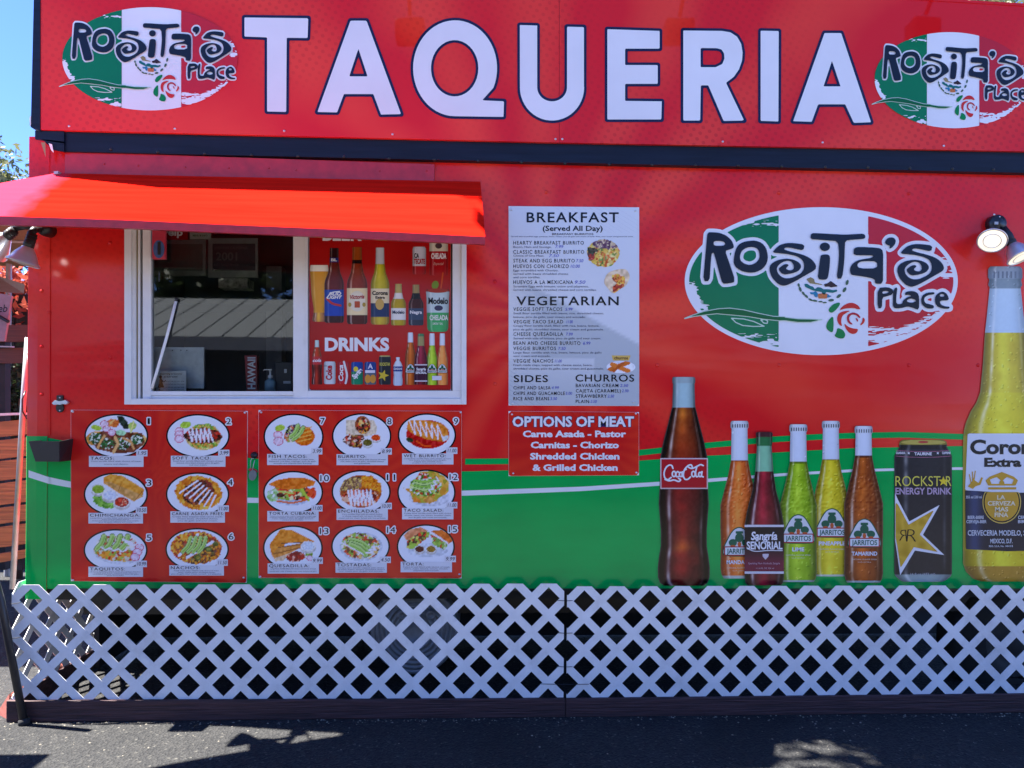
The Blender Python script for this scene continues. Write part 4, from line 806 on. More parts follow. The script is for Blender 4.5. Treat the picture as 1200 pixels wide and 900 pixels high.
D[1] = [('e', 200, 400, 150, 90, -.3, TOR), ('e', 780, 420, 150, 100, .2, (222, 180, 110)), ('p', [(100, 400), (300, 300), (860, 330), (900, 470), (740, 600), (520, 620), (230, 560)], (110, 60, 40), 40), ('s', (450, 190, 90, 60, 0), [(226, 140, 70), (240, 190, 120), (200, 110, 60)], 26),
        ('p', [(505, 90), (580, 90), (660, 180), (665, 270), (600, 270), (530, 170)], (30, 46, 32)), ('e', 720, 230, 60, 50, -.5, (180, 200, 110)), ('l', [(740, 170), (700, 320)], 26, (226, 226, 150)), ('e', 215, 255, 75, 36, .2, (170, 196, 80), 20)]+radish(330, 200, 60)+radish(360, 270, 56)+radish(430, 322, 58)+[('e', 560, 325, 70, 38, .1, (170, 216, 170), 20),
        ('s', (205, 400, 95, 80, 0), [(40, 84, 40), (60, 110, 60), (220, 226, 210), (36, 60, 34)], 22), ('s', (370, 480, 100, 75, 0), [(40, 84, 40), (60, 110, 60), (220, 226, 210), (90, 50, 40)], 22), ('s', (590, 480, 100, 90, 0), [(40, 84, 40), (60, 110, 60), (226, 230, 216), (70, 44, 36)], 22), ('s', (780, 420, 90, 70, 0), [(40, 84, 40), (50, 90, 50), (220, 226, 210)], 22),
        ('l', [(330, 370), (280, 440), (235, 535)], 34, (222, 176, 116)), ('l', [(480, 390), (520, 480), (455, 600)], 44, (226, 184, 126)), ('l', [(590, 400), (700, 450), (740, 550)], 32, (214, 166, 110))]
D[2] = [('e', 580, 390, 250, 180, 0, (222, 196, 130)), ('s', (590, 270, 170, 70, 0), LET_+[TOR], 22), ('s', (590, 490, 190, 60, 0), LET_+[TOR, (240, 160, 80)], 22), ('s', (570, 370, 270, 110, 0), MEAT+[(196, 60, 44), (150, 50, 40)], 26), ('z', 380, 360, 700, 360, 11, 14, 90, 22, WC), ('e', 330, 215, 80, 48, -.2, (170, 200, 80), 20)]+radish(240, 300, 60)+radish(240, 345, 62)+radish(240, 410, 66)
D[3] = [('p', [(320, 110), (420, 65), (580, 90), (890, 280), (860, 390), (740, 450), (540, 340), (310, 190)], (222, 160, 70)), ('p', [(320, 180), (420, 180), (560, 240), (880, 370), (750, 450), (540, 330)], (206, 160, 100), 30), ('l', [(560, 210), (520, 310)], 12, (170, 110, 50)), ('l', [(860, 310), (770, 420)], 10, (160, 90, 40)), ('s', (330, 440, 170, 100, .3), [(120, 170, 70), (150, 196, 90), (96, 150, 60)], 26)]+cup(240, 280, 100, 75, (140, 170, 60))+cup(405, 365, 112, 80, (220, 226, 240))+cup(570, 460, 118, 84, (150, 40, 36))+[('s', (570, 455, 90, 60, 0), PICO[:1]*3+[(130, 30, 34), (236, 180, 150)], 28)]
D[4] = [('s', (510, 330, 330, 240, .1), FRY, 30), ('s', (510, 320, 230, 170, -.4), MEAT+[(150, 60, 50), (200, 120, 60)], 26)]+[('l', [(250+i*68, 330+i*38), (500+i*42, 160+i*34)], 24, WC) for i in range(7)]
D[5] = [('e', 500, 440, 300, 110, .1, (214, 218, 226)), ('s', (480, 400, 300, 110, .15), [(214, 130, 50), (240, 170, 70), (150, 170, 70), (190, 60, 40), (230, 220, 200)], 30), ('s', (500, 260, 290, 110, 0), [(220, 214, 200), (180, 190, 110), (236, 230, 220), (190, 90, 70)], 34)]
for x in (250, 370, 480, 590): D[5] += avo(x+70, 160, x-30, 340, 62)
D[5] += [('z', 640, 220, 740, 300, 5, 60, 10, 20, WC), ('z', 280, 330, 640, 370, 6, 0, 18, 18, WC)]+radish(820, 320, 64)+radish(790, 385, 66)+radish(760, 455, 68)
D[6] = [('s', (480, 320, 360, 230, .05), FRY+[(190, 60, 44), (140, 70, 50)], 30), ('s', (540, 420, 230, 120, -.3), MEAT+[(120, 100, 50)]+FRY, 28), ('l', [(240, 430), (500, 140)], 40, WC), ('l', [(350, 460), (710, 240)], 40, WC)]
for x in (0, 75, 150, 225): D[6] += avo(400+x*.95, 180, 290+x, 380, 50)
D[6] += [('e', 650, 340, 50, 44, 0, (80, 90, 40)), ('e', 650, 340, 26, 22, 0, (150, 150, 70)), ('e', 500, 460, 50, 44, 0, (80, 90, 40)), ('e', 500, 460, 26, 22, 0, (160, 150, 70)), ('e', 750, 270, 40, 36, 0, (90, 96, 44))]
D[7] = [('e', 740, 410, 170, 150, .1, (206, 110, 30), 30)]+[('l', [(640, 500-i*55), (860, 450-i*60)], 18, (240, 180, 90)) for i in range(4)]+[('s', (560, 370, 110, 150, .5), [(40, 36, 34), (220, 210, 190), (180, 190, 110), (214, 120, 80), (90, 60, 90)], 24)]+avo(650, 250, 540, 420, 60)+avo(730, 280, 580, 460, 55)+[('e', 370, 285, 80, 48, -.2, (170, 196, 80), 18)]+radish(340, 390, 70)+radish(345, 490, 78)
D[8] = [('p', [(270, 160), (420, 160), (700, 160), (750, 260), (740, 380), (560, 420), (400, 400), (270, 390)], (222, 206, 180), 22), ('p', [(210, 490), (280, 400), (540, 390), (560, 450), (510, 600), (340, 580)], (110, 60, 44), 24), ('s', (390, 480, 160, 90, .1), MEAT+[(206, 90, 70), (236, 214, 200), (190, 150, 80)], 30), ('e', 530, 240, 120, 140, -.2, (150, 84, 44)), ('s', (530, 250, 105, 120, -.2), MEAT+[(230, 190, 120), (206, 80, 60), (240, 220, 200), (226, 160, 70)], 30)]+cup(735, 435, 82, 62, (206, 80, 30))+cup(605, 510, 86, 66, (96, 88, 36))
D[9] = [('e', 520, 385, 335, 222, 0, (176, 28, 26)), ('p', [(220, 170), (420, 160), (700, 200), (820, 280), (850, 440), (760, 500), (500, 460), (300, 380), (190, 300)], (214, 140, 60)), ('p', [(730, 420), (840, 400), (830, 460), (760, 500)], (220, 226, 226)), ('e', 240, 470, 60, 34, .3, (40, 60, 36)), ('l', [(350, 490), (450, 560), (570, 570)], 22, (226, 90, 36)), ('z', 250, 260, 740, 360, 11, 30, 115, 18, WC)]
D[10] = [('e', 560, 510, 250, 80, 0, (200, 208, 222)), ('s', (560, 400, 380, 110, 0), [(196, 60, 36), (226, 90, 50), (230, 220, 170), (150, 180, 80), (90, 50, 36)], 44), ('p', [(190, 260), (340, 190), (560, 155), (780, 165), (930, 215), (900, 280), (700, 330), (500, 345), (330, 320)], (214, 120, 40)), ('s', (270, 430, 90, 100, .6), [(190, 220, 180), (226, 234, 226), (150, 190, 120)], 40), ('l', [(360, 370), (570, 400)], 30, (196, 210, 110)), ('l', [(720, 340), (820, 510)], 40, (180, 200, 80)), ('s', (880, 400, 60, 90, 0), [(206, 60, 36), (226, 90, 44)], 36), ('l', [(330, 520), (560, 555), (800, 500)], 26, (214, 110, 50)), ('e', 380, 430, 60, 36, 0, (70, 40, 30))]
D[11] = [('e', 515, 380, 335, 260, 0, (170, 90, 44), 30), ('s', [(180, 380), (250, 200), (400, 140), (530, 140), (530, 320), (400, 360)], [(110, 80, 66), (140, 104, 80), (210, 180, 110)], 24), ('s', [(530, 130), (700, 130), (840, 260), (840, 400), (640, 330), (530, 320)], [(226, 140, 40), (240, 170, 60), (200, 110, 30)], 20), ('s', (510, 480, 300, 140, 0), [(176, 50, 36), (214, 110, 60), (236, 190, 160), (120, 40, 36)], 34), ('z', 320, 480, 710, 480, 13, 10, 120, 26, WC)]
D[12] = [('e', 560, 480, 330, 140, 0, (212, 214, 222)), ('s', [(150, 330), (240, 330), (420, 60), (620, 50), (780, 120), (880, 220), (870, 380), (660, 540), (480, 570), (310, 550), (240, 400)], [(206, 150, 60), (226, 180, 90), (180, 170, 70)], 44), ('p', [(310, 550), (340, 470), (420, 520), (420, 560)], (216, 130, 50)), ('p', [(460, 530), (560, 450), (660, 530), (560, 580)], (206, 150, 80)), ('s', (500, 300, 260, 160, 0), LET_+[(226, 230, 220), (196, 70, 50), (90, 130, 60)], 30)]
for i in range(4): D[12] += [('l', chaikin([(320, 200+i*40), (480, 235+i*42), (640, 190+i*40)], 2, False), 34, AVL if i % 2 else AV), ('l', chaikin([(320, 220+i*40), (480, 258+i*42), (640, 212+i*40)], 2, False), 9, AVD)]
D[12] += [('z', 700, 160, 560, 400, 7, 26, 10, 20, WC), ('s', (470, 130, 90, 50, 0), PICO, 24)]
D[13] = [('p', [(380, 110), (560, 120), (930, 310), (700, 320), (460, 330), (300, 600), (240, 500), (210, 350)], (220, 140, 50)), ('p', [(360, 390), (740, 320), (700, 400), (300, 600), (250, 500)], (214, 150, 80)), ('l', [(400, 330), (740, 312)], 8, (90, 50, 30)), ('l', [(350, 392), (700, 350)], 12, (120, 66, 36)), ('l', [(270, 495), (690, 400)], 12, (130, 70, 36)), ('p', [(290, 560), (560, 470), (420, 600), (300, 610)], (226, 200, 170)), ('s', (620, 540, 150, 80, -.1), [(150, 36, 36), (196, 60, 44), (236, 170, 150), (120, 30, 30)], 32), ('s', (830, 500, 60, 40, 0), LET_, 22)]+radish(840, 560, 50)+cup(815, 375, 118, 84, (222, 230, 240))
D[14] = [('e', 520, 390, 340, 235, 0, (206, 212, 222)), ('s', (510, 380, 310, 210, .1), [(206, 90, 60), (226, 190, 120), (150, 180, 80), (110, 70, 50), (230, 226, 216)], 32)]+avo(340, 270, 660, 420, 60)+avo(360, 320, 620, 460, 56)+avo(350, 360, 590, 520, 76)+[('l', [(200, 320), (400, 430), (560, 520)], 22, WC), ('z', 640, 500, 760, 380, 5, 40, 10, 26, WC)]
D[15] = [('e', 530, 450, 330, 110, 0, (214, 218, 226)), ('p', [(150, 210), (260, 110), (420, 80), (540, 140), (400, 180), (250, 280), (190, 290)], (222, 150, 110)), ('s', [(200, 300), (420, 150), (560, 160), (560, 230), (280, 440), (200, 400)], [(206, 60, 36), (150, 180, 70), (226, 220, 120), (90, 60, 40)], 36), ('p', [(580, 140), (760, 120), (900, 210), (930, 300), (870, 350), (740, 240)], (206, 110, 40)), ('s', [(580, 190), (700, 220), (860, 360), (800, 450), (620, 350)], [(226, 234, 200), (206, 70, 50), (160, 190, 90), (120, 150, 70)], 34), ('l', [(600, 180), (850, 330)], 26, WC)]+cup(405, 430, 84, 62, (84, 34, 26))+cup(590, 430, 86, 64, (140, 110, 36))
#    centre x, y, rx, ry, zoom origin x, y, scale, number box x0,x1,y, title, width, price, description
DD = [
 (1, 136.3, 510.8, 37.5, 25.7, 95, 480, 12, (173, 175.6), 489.8, 'TACOS:', 27.5, 104.2, 534.2, '1.95', ['Corn tortilla filled with choice of meat,', 'onions and cilantro.']),
 (2, 231.9, 510.7, 37.3, 25.5, 190, 480, 12, (265.2, 270.6), 490, 'SOFT TACO:', 45, 200.2, 534, '3.99', ['Small flour tortilla filled with choice of meat', 'lettuce, shredded cheese, pico de gallo,', 'and sour cream.']),
 (3, 135.7, 579.2, 37.6, 25.4, 95, 550, 12, (171.9, 177.4), 562, 'CHIMICHANGA:', 59, 103.6, 601, '10.50', ['Large flour tortilla filled with choice of meat,', 'beans and shredded cheese.', 'Fried and topped with guacamole, sour cream,', 'pico de gallo, lettuce and more.']),
 (4, 231.5, 579.2, 37.2, 25.6, 190, 550, 12, (267, 272.6), 561.5, 'CARNE ASADA FRIES:', 61, 199.6, 599.2, '11.00', ['Crispy fries topped with carne asada,', 'cheese sauce, shredded cheese,', 'pico de gallo and sour cream.']),
 (5, 135.4, 644.6, 37.5, 24.6, 95, 615, 12, (171.8, 177.4), 626.3, 'TAQUITOS:', 41, 103.6, 664, '10.99', ['4 corn tortillas filled with shredded chicken', 'rolled and fried, topped with lettuce,', 'shredded cheese, guacamole, pico de gallo', 'and avocado.']),
 (6, 231, 643.7, 37.3, 25, 190, 615, 12, (268, 273.6), 625, 'NACHOS:', 34, 198.4, 662.5, '11.50', ['Fresh made chips topped with choice of meat,', 'beans, cheese sauce, shredded cheese', 'pico de gallo, sour cream, avocado and jalapenos.']),
 (7, 344, 511.7, 35.3, 27, 300, 480, 13.235, (375.6, 380.5), 489.6, 'FISH TACOS:', 45, 313, 532, '3.99', ['Corn tortilla filled with a crispy beer', 'battered cod fillet, cabbage, pico de gallo', 'avocado and chipotle lime dressing.']),
 (8, 423.8, 511, 34.9, 26.8, 385, 480, 13.235, (453.8, 458.8), 490, 'BURRITO:', 33, 394.4, 532.2, '8.99', ['Large flour tortilla filled with choice of meat', 'rice, beans, pico de gallo, shredded cheese', 'and guacamole.']),
 (9, 500.3, 509.8, 34.2, 25.5, 462, 480, 13.235, (531.8, 536.8), 489.8, 'WET BURRITO:', 49.5, 471.2, 531.3, '11.00', ['Large flour tortilla filled with choice of meat', 'rice, beans and cheese, pico de gallo', 'topped with enchilada sauce', 'shredded cheese and sour cream.']),
 (10, 343.5, 576.9, 35.2, 25.1, 300, 548, 13.33, (375.4, 385.4), 556.6, 'TORTA CUBANA:', 55, 313.2, 598.8, '11.00', ['Telera bread with ham, sausage, fried egg,', 'melted cheese, beans, hot dog, fried ham,', 'mayo, lettuce, pico de gallo, tomato,', 'onions and avocado.']),
 (11, 423.2, 576.2, 34.7, 25.4, 385, 548, 13.64, (453.4, 463), 555.6, 'ENCHILADAS:', 48, 394.4, 596.2, '10.00', ['Corn tortillas filled with shredded chicken', 'or cheese, topped with red sauce, shredded', 'cheese and sour cream. Served with rice and beans.']),
 (12, 499.7, 577, 34.2, 26.9, 462, 548, 13.64, (526.8, 536.2), 555.2, 'TACO SALAD:', 46.6, 471.2, 595.2, '11.00', ['Crispy flour tortilla shell, filled with choice', 'of meat, beans, rice, lettuce, shredded cheese', 'pico de gallo, sour cream and avocado.']),
 (13, 343.2, 642, 35.1, 26.2, 300, 612, 13.33, (374.8, 385), 618.6, 'QUESADILLA:', 47, 313.6, 660.2, '9.99', ['Large flour tortilla filled with cheese and choice of meat', 'served with a side of lettuce, sour cream and pico de gallo.']),
 (14, 422.5, 640.2, 34.5, 25.3, 385, 612, 13.64, (453.6, 463.2), 617.2, 'TOSTADAS:', 40, 393.2, 659.2, '4.50', ['Crispy corn tortilla topped with choice', 'of meat, beans, lettuce, shredded cheese', 'sour cream, pico de gallo and avocado.']),
 (15, 499, 640.6, 34.1, 26.2, 462, 612, 13.64, (526, 535.6), 616.4, 'TORTA:', 25, 469.5, 658.2, '9.99', ['Telera bread filled with choice of meat,', 'beans, mayo, lettuce, onions, tomato,', 'jalapenos and avocado.'])]
BY = -.008; dyn = {}
LAB = {1: 'green topped tacos', 2: 'soft taco', 3: 'chimichanga', 4: 'carne asada fries', 5: 'taquitos with avocado', 6: 'nachos', 7: 'fish taco', 8: 'cut burrito', 9: 'wet burrito', 10: 'cuban torta', 11: 'enchiladas', 12: 'taco salad', 13: 'quesadilla', 14: 'tostada', 15: 'torta halves'}
mA = board('dish_menu_board', 'red menu board with six numbered dish photos, left one below the service window', 'menu board', [(83, 480.3), (290, 481.7), (289, 683), (83, 681)], BY, raybg(180, 560, 1), group='red dish menu boards under the window', screws=[(286.8, 483.6), (285.5, 677), (85.5, 680), (85.4, 482.5)])
mB = board('dish_menu_board', 'red menu board with nine numbered dish photos, right one below the service window', 'menu board', [(303, 480.5), (541, 481.8), (541, 677.8), (303, 677.3)], BY, raybg(420, 570, 2), group='red dish menu boards under the window', screws=[(306, 483.2), (539.8, 483.2), (305, 675.8), (538.3, 673)])
for (no, cx, cy, rx, ry, ox, oy, s, nx, ny, ttl, tw, lx, ly, price, desc) in DD:
    par = mA if no <= 6 else mB; sc = 1.0 if no <= 6 else .94
    dp = shape('dish_picture', lambda X, Y: sd_ell(X, Y, cx, cy, rx, ry), (cx-rx-1, cy-ry-1, cx+rx+1, cy+ry+1), 2.0, BY-.0022, ink((18, 16, 24)), par)
    dp['label'] = 'printed plate of '+LAB[no]
    shape('plate_photo', lambda X, Y: sd_ell(X, Y, cx, cy, rx-1.9, ry-1.8), (cx-rx, cy-ry, cx+rx, cy+ry), .95, BY-.0034, M_PRINT, dp, food(D[no], ox, oy, s, no))
    rh = {2: 9.5, 3: 12.8, 4: 13.6}[len(desc)] if len(desc) != 3 else 12.9
    rh = {1: 12.9, 2: 13, 3: 12.5, 4: 13.3, 5: 12, 6: 12, 7: 13, 8: 12.9, 9: 13, 10: 12.2, 11: 13.1, 12: 13.4, 13: 12, 14: 12, 15: 12.4}[no]; cw = 64*sc
    cc = rectp('caption_card', lx, ly, lx+cw, ly+rh, BY-.0048, ink((226, 228, 236)), dp); 
    pc = rectp('price_sticker', lx+cw-8.5, ly-7, lx+cw+4.6, ly+.6, BY-.0056, ink((230, 230, 238)), dp)
    text(ttl, lx+1.8, lx+1.8+tw*1.0, ly+1.1, ly+4.5, BY-.0062, BLK, dp, spc=1.15, bold=0)
    text(price, lx+cw-6.8, lx+cw+3.4, ly-5.4, ly-1.2, BY-.0068, ink((26, 26, 60)), dp, shear=.2)
    nl = len(desc); y0_ = ly+5.6; dyl = (rh-6.2)/nl; mx_ = max(len(q) for q in desc)
    for i, q in enumerate(desc):
        ww = min(cw-4, (cw-5)*max(len(q)/mx_, .35)); mid = lx+cw/2; text(q, mid-ww/2, mid+ww/2, y0_+i*dyl, y0_+i*dyl+min(1.35, dyl*.62), BY-.0062, ink((40, 44, 90)), dp, 'fine_print')
    nb = halo((str(no), 0, 1.0), nx[0], nx[1], ny+.2, ny+7.2, 1.5, BY-.0058, WHT, par, 'dish_number')
    text(str(no), nx[0], nx[1], ny+.2, ny+7.2, BY-.0070, BLK, nb, 'numeral')
# breakfast board
PA = (222, 226, 232); GRY = (180, 190, 198)
brC = [(596, 241.5), (749, 243), (749, 475.8), (596, 475.2)]
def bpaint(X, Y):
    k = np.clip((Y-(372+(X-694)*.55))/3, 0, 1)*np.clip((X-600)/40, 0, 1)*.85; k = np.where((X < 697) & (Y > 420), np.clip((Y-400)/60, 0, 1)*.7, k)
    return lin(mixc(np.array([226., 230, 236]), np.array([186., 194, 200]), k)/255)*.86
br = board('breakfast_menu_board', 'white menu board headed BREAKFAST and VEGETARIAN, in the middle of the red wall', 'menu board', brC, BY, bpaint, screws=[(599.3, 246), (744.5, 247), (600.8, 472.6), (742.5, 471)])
b0 = BY-.0024; INK = BLK; DK = ink((52, 56, 84)); BL = ink((52, 60, 190))
u1 = lambda x: 590+x/6.923; v1 = lambda y: 230+y/6.923; u2 = lambda x: 590+x/6.43; v2 = lambda y: 340+y/6.43
def tx(u, v, s, a, b, y0, y1, mat=INK, bold=.0, nm='lettering', **k): text(s, u(a), u(b), v(y0), v(y1), b0, mat, br, nm, bold=bold, **k)
for i in range(9):
    for (xa, ya, xb, yb2) in ((430+i*40, 92, 640+i*40+120, 92+232), ): pass
for i in range(10): strokes('corner_line', [[(u1(420+i*55), v1(92)), (min(u1(420+i*55+330), 748.7), v1(92)+(min(u1(420+i*55+330), 748.7)-u1(420+i*55))*.62)]], .28, b0+.0006, ink((170, 180, 196)), br, step=.5)
for i in range(8): strokes('corner_line', [[(597, 434+i*5.6), (min(597+(474.6-434-i*5.6)/.62, 645), min(434+i*5.6+48*.62, 474.6))]], .35, b0+.0006, ink((150, 160, 172)), br, step=.5)
tx(u1, v1, 'BREAKFAST', 188, 935, 132, 210, bold=.015, spc=1.15); tx(u1, v1, '(Served All Day)', 318, 805, 240, 280, bold=.02); tx(u1, v1, 'BREAKFAST BURRITOS', 395, 730, 299, 314, bold=.01)
tx(u1, v1, 'Served with scrambled eggs, potatoes, beans, cheese, pico de gallo and choice of meat. Salsa, sour cream and guacamole extra.', 64, 1055, 321, 331, DK, nm='fine_print')
for s_, b_, y_, p_, pa, pb in [('HEARTY BREAKFAST BURRITO', 652, 363, None, 0, 0), ('CLASSIC BREAKFAST BURRITO', 655, 437, None, 0, 0), ('STEAK AND EGG BURRITO', 578, 508, '7.50', 590, 648), ('HUEVOS CON CHORIZO', 530, 553, '10.00', 545, 620), ('HUEVOS A LA MEXICANA', 565, 682, '9.50', 580, 665)]:
    tx(u1, v1, s_, 80, b_, y_, y_+29, bold=.006, spc=1.18)
    if p_: tx(u1, v1, p_, pa, pb, y_+2, y_+27, BL, nm='handwritten_price', shear=.2)
for s_, b_, y_ in [('Bacon, Ham and Sausage.', 390, 403), ('Choice of One Meat.', 330, 474), ('Eggs scrambled with Chorizo,', 445, 593), ('Served with beans shredded cheese', 525, 621), ('and corn tortillas.', 298, 649), ('Scramble Eggs with tomato, onion and jalapenos,', 690, 723), ('Served with beans, shredded cheese and corn tortillas.', 755, 751)]: tx(u1, v1, s_, 80, b_, y_, y_+16, DK, nm='fine_print')
tx(u1, v1, '7.99', 420, 486, 397, 420, BL, nm='handwritten_price', shear=.2); tx(u1, v1, '7.50', 370, 450, 471, 493, BL, nm='handwritten_price', shear=.2)
tx(u1, v1, 'VEGETARIAN', 105, 935, 814, 883, bold=.015, spc=1.15)
for s_, b_, y_, p_, pa, pb in [('VEGGIE SOFT TACOS', 443, 130, '5.99', 465, 520), ('VEGGIE TACO SALAD', 450, 225, '11.00', 475, 523), ('CHEESE QUESADILLA', 450, 318, '7.99', 470, 522), ('BEAN AND CHEESE BURRITO', 580, 386, '6.99', 600, 655), ('VEGGIE BURRITOS', 395, 426, '7.50', 412, 468), ('VEGGIE NACHOS', 375, 520, '11.00', 387, 440)]:
    tx(u2, v2, s_, 75, b_, y_, y_+26, bold=.004, spc=1.18); tx(u2, v2, p_, pa, pb, y_+3, y_+25, BL, nm='handwritten_price', shear=.2)
for s_, b_, y_ in [('Small flour tortilla filled with beans, rice, shredded cheese,', 755, 167), ('lettuce, pico de gallo, sour cream and avocado.', 620, 195), ('Crispy flour tortilla shell, filled with rice, beans, lettuce,', 722, 261), ('pico de gallo, shredded cheese, sour cream and guacamole.', 755, 289), ('Served with side of lettuce, pico de gallo and sour cream.', 735, 356), ('Large flour tortilla with rice, beans, lettuce, pico de gallo', 740, 463), ('sour cream and avocado.', 355, 489), ('Fresh made chips, topped with cheese sauce, beans,', 670, 557), ('shredded cheese, pico de gallo, sour cream and guacamole.', 755, 584)]: tx(u2, v2, s_, 75, b_, y_, y_+14.5, DK, nm='fine_print')
tx(u2, v2, 'SIDES', 78, 335, 642, 692, bold=.012, spc=1.12); tx(u2, v2, 'CHURROS', 543, 985, 637, 688, bold=.012, spc=1.12)
for s_, a_, b_, y_, p_, pa, pb in [('CHIPS AND SALSA', 75, 355, 723, '4.99', 362, 418), ('CHIPS AND GUACAMOLE', 75, 463, 765, '5.00', 468, 518), ('RICE AND BEANS', 75, 345, 805, '3.50', 352, 404), ('BAVARIAN CREAM', 545, 866, 706, '2.50', 878, 940), ('CAJETA (CARAMEL)', 545, 885, 746, '2.50', 892, 943), ('STRAWBERRY', 545, 778, 786, '2.50', 785, 834), ('PLAIN', 545, 645, 826, '2.50', 655, 703)]:
    tx(u2, v2, s_, a_, b_, y_, y_+25, bold=.006, spc=1.15); tx(u2, v2, p_, pa, pb, y_+2, y_+23, BL, nm='handwritten_price', shear=.2)
def foodpic(par, sdf, bb, ops, ox, oy, s, seed, y, nm): 
    o = shape('food_picture', sdf, bb, .8, y, M_PRINT, par, food(ops, ox, oy, s, seed)); o['label'] = nm; return o
foodpic(br, lambda X, Y: sd_ell(X, Y, 707, 296.5, 19.3, 16.3)+(noise2(X, Y, 2, 3)-.5)*2, (686, 278, 728, 315), [('s', (810, 460, 150, 130, 0), [(214, 180, 90), (230, 206, 140), (196, 110, 60), (110, 130, 60), (220, 190, 100)], 16), ('s', (830, 385, 110, 48, 0), [(90, 64, 80), (120, 90, 100), (200, 180, 150)], 14), ('s', (710, 470, 36, 60, 0), [(170, 70, 50), (90, 60, 50)], 16), ('s', (720, 435, 44, 24, 0), [(50, 60, 36), (80, 70, 50)], 14)], 590, 230, 6.923, 31, b0, 'round plate of breakfast burrito filling')
foodpic(br, lambda X, Y: sd_poly(X, Y, chaikin([(u1(x), v1(y)) for x, y in [(810, 700), (840, 620), (930, 590), (1000, 590), (1030, 650), (1000, 720), (950, 750), (890, 795), (850, 750)]], 2)), (704, 312, 741, 346), [('e', 930, 680, 140, 130, 0, (222, 200, 170), 20), ('s', (930, 670, 60, 40, .6), [(206, 130, 70), (230, 190, 90), (150, 80, 50)], 16), ('s', (925, 745, 50, 34, -.6), [(196, 90, 50), (230, 170, 90), (150, 60, 44)], 16)], 590, 230, 6.923, 32, b0, 'printed tortilla wraps')
def churro(X, Y): return sd_ell(X, Y, u2(885), v2(580), 17, 7.2)
foodpic(br, churro, (708, 420, 748, 440), [('e', 885, 580, 100, 40, 0, (236, 238, 240)), ('l', [(800, 600), (940, 545)], 34, (190, 110, 50)), ('l', [(820, 560), (940, 610)], 34, (206, 124, 60)), ('l', [(830, 610), (900, 550)], 20, (170, 90, 40))], 590, 340, 6.43, 33, b0, 'printed plate of churros')
poly('name_tag', [(u2(815), v2(492)), (u2(958), v2(492)), (u2(945), v2(530)), (u2(826), v2(530))], b0, ink((226, 190, 100)), br); text('churros', u2(835), u2(938), v2(500), v2(522), b0-.001, ink((90, 50, 30)), br, bold=.02)
# meat options sign
mo = board('meat_options_sign', 'red sign reading OPTIONS OF MEAT below the white breakfast menu', 'sign', [(596, 481.8), (748.8, 483), (748.8, 557), (596, 558)], BY, raybg(690, 515, 4), screws=[(600, 485.7), (745.2, 484.7), (601.4, 554.8), (745.8, 553.9)])
u3 = lambda x: 590+x/7.06; v3 = lambda y: 470+y/7.06
halo(('OPTIONS OF MEAT', .03, 1.0), u3(74), u3(1080), v3(131), v3(209), .75, b0+.0004, ink((40, 40, 90)), mo, 'lettering_outline'); text('OPTIONS OF MEAT', u3(74), u3(1080), v3(131), v3(209), b0-.0008, WHT, mo, bold=.035)
for s_, a_, b_, y0_, y1_ in [('Carne Asada - Pastor', 160, 1015, 247, 296), ('Carnitas - Chorizo', 225, 955, 339, 388), ('Shredded Chicken', 220, 960, 432, 481), ('& Grilled Chicken', 240, 945, 526, 575)]: text(s_, u3(a_), u3(b_), v3(y0_), v3(y1_), b0, WHT, mo, bold=.04)

# ================================================================== DRINKS POSTER IN THE WINDOW
PY = -.001
ps = thing('drinks_poster', 'red poster of beers and soft drinks headed DRINKS inside the right window sash', 'poster', W(445, 457, 0))
MB().quadbox([(362.2, 264.4), (528.5, 264.4), (528.5, 457.4), (362.2, 457.4)], PY+.0005, .006).build('poster_sheet', M['white'], ps)
shape('poster_print', lambda X, Y: sd_rect(X, Y, 362.4, 264.6, 528.3, 457.2), (362, 264, 529, 458), 3, PY-.0006, M_PRINT, ps, lambda X, Y: lin(mixc(np.array([176., 16, 18]), np.array([206., 40, 32]), noise2(X, Y, 30, 8)*.6+np.clip((Y-380)/80, 0, 1)*.5)/255)*.8)
text('BEER', 378, 424, 268, 281.6, PY-.002, WHT, ps, bold=.03); text('DRINKS', 380.6, 456, 396.6, 410.6, PY-.002, WHT, ps, bold=.045)
def mini(name, cx, P, bands, **k): return bottle(ps, name, cx, P, bands, step=k.pop('step', .85), y=k.pop('y', PY-.002), **k)
def long_(t, b, h): H = b-t; return [(t, h*.38), (t+H*.015, h*.46), (t+H*.04, h*.44), (t+H*.20, h*.47), (t+H*.33, h*.62), (t+H*.43, h*.93), (t+H*.48, h), (t+H*.97, h), (b, h*.82)]
u4 = lambda x: 355+x/7.83; v4 = lambda y: 270+y/7.83
g = mini('printed_beer_glass', 374, [(310, 10.2), (316, 10.8), (345, 9), (362, 6.3), (368, 6.6), (374, 8), (377, 7)], [(309, 318, (226, 220, 206), .4), (318, 366, (206, 144, 24), .5), (366, 378, (150, 90, 60), .8)], glow=(236, 190, 60))
B_ = [('BL', 391.6, 290, 379, 11.6), ]
o = mini('printed_beer_bottle', 391.6, long_(290, 379, 11.4), [(289, 302, (44, 20, 24), .8), (302, 307, (30, 44, 120), .5), (307, 340, (96, 26, 14), 1), (340, 370, (24, 60, 160), .5), (370, 380, (50, 14, 16), 1)], y=PY-.0035)
strokes('label_swirl', [[(383, 349), (388, 342.5), (398, 341.5)]], 1.2, PY-.005, WHT, o); strokes('label_swoosh', [[(383, 350), (389, 356), (399, 358)]], 2.6, PY-.0048, ink((190, 50, 54)), o)
text('BUD', 385, 400, 342.5, 345.8, PY-.0055, WHT, o, bold=.04, shear=.3); text('LIGHT', 383, 401, 346.5, 350, PY-.0055, WHT, o, bold=.04, shear=.3); text('BL', 388, 395, 303, 306, PY-.0055, WHT, o, bold=.03)
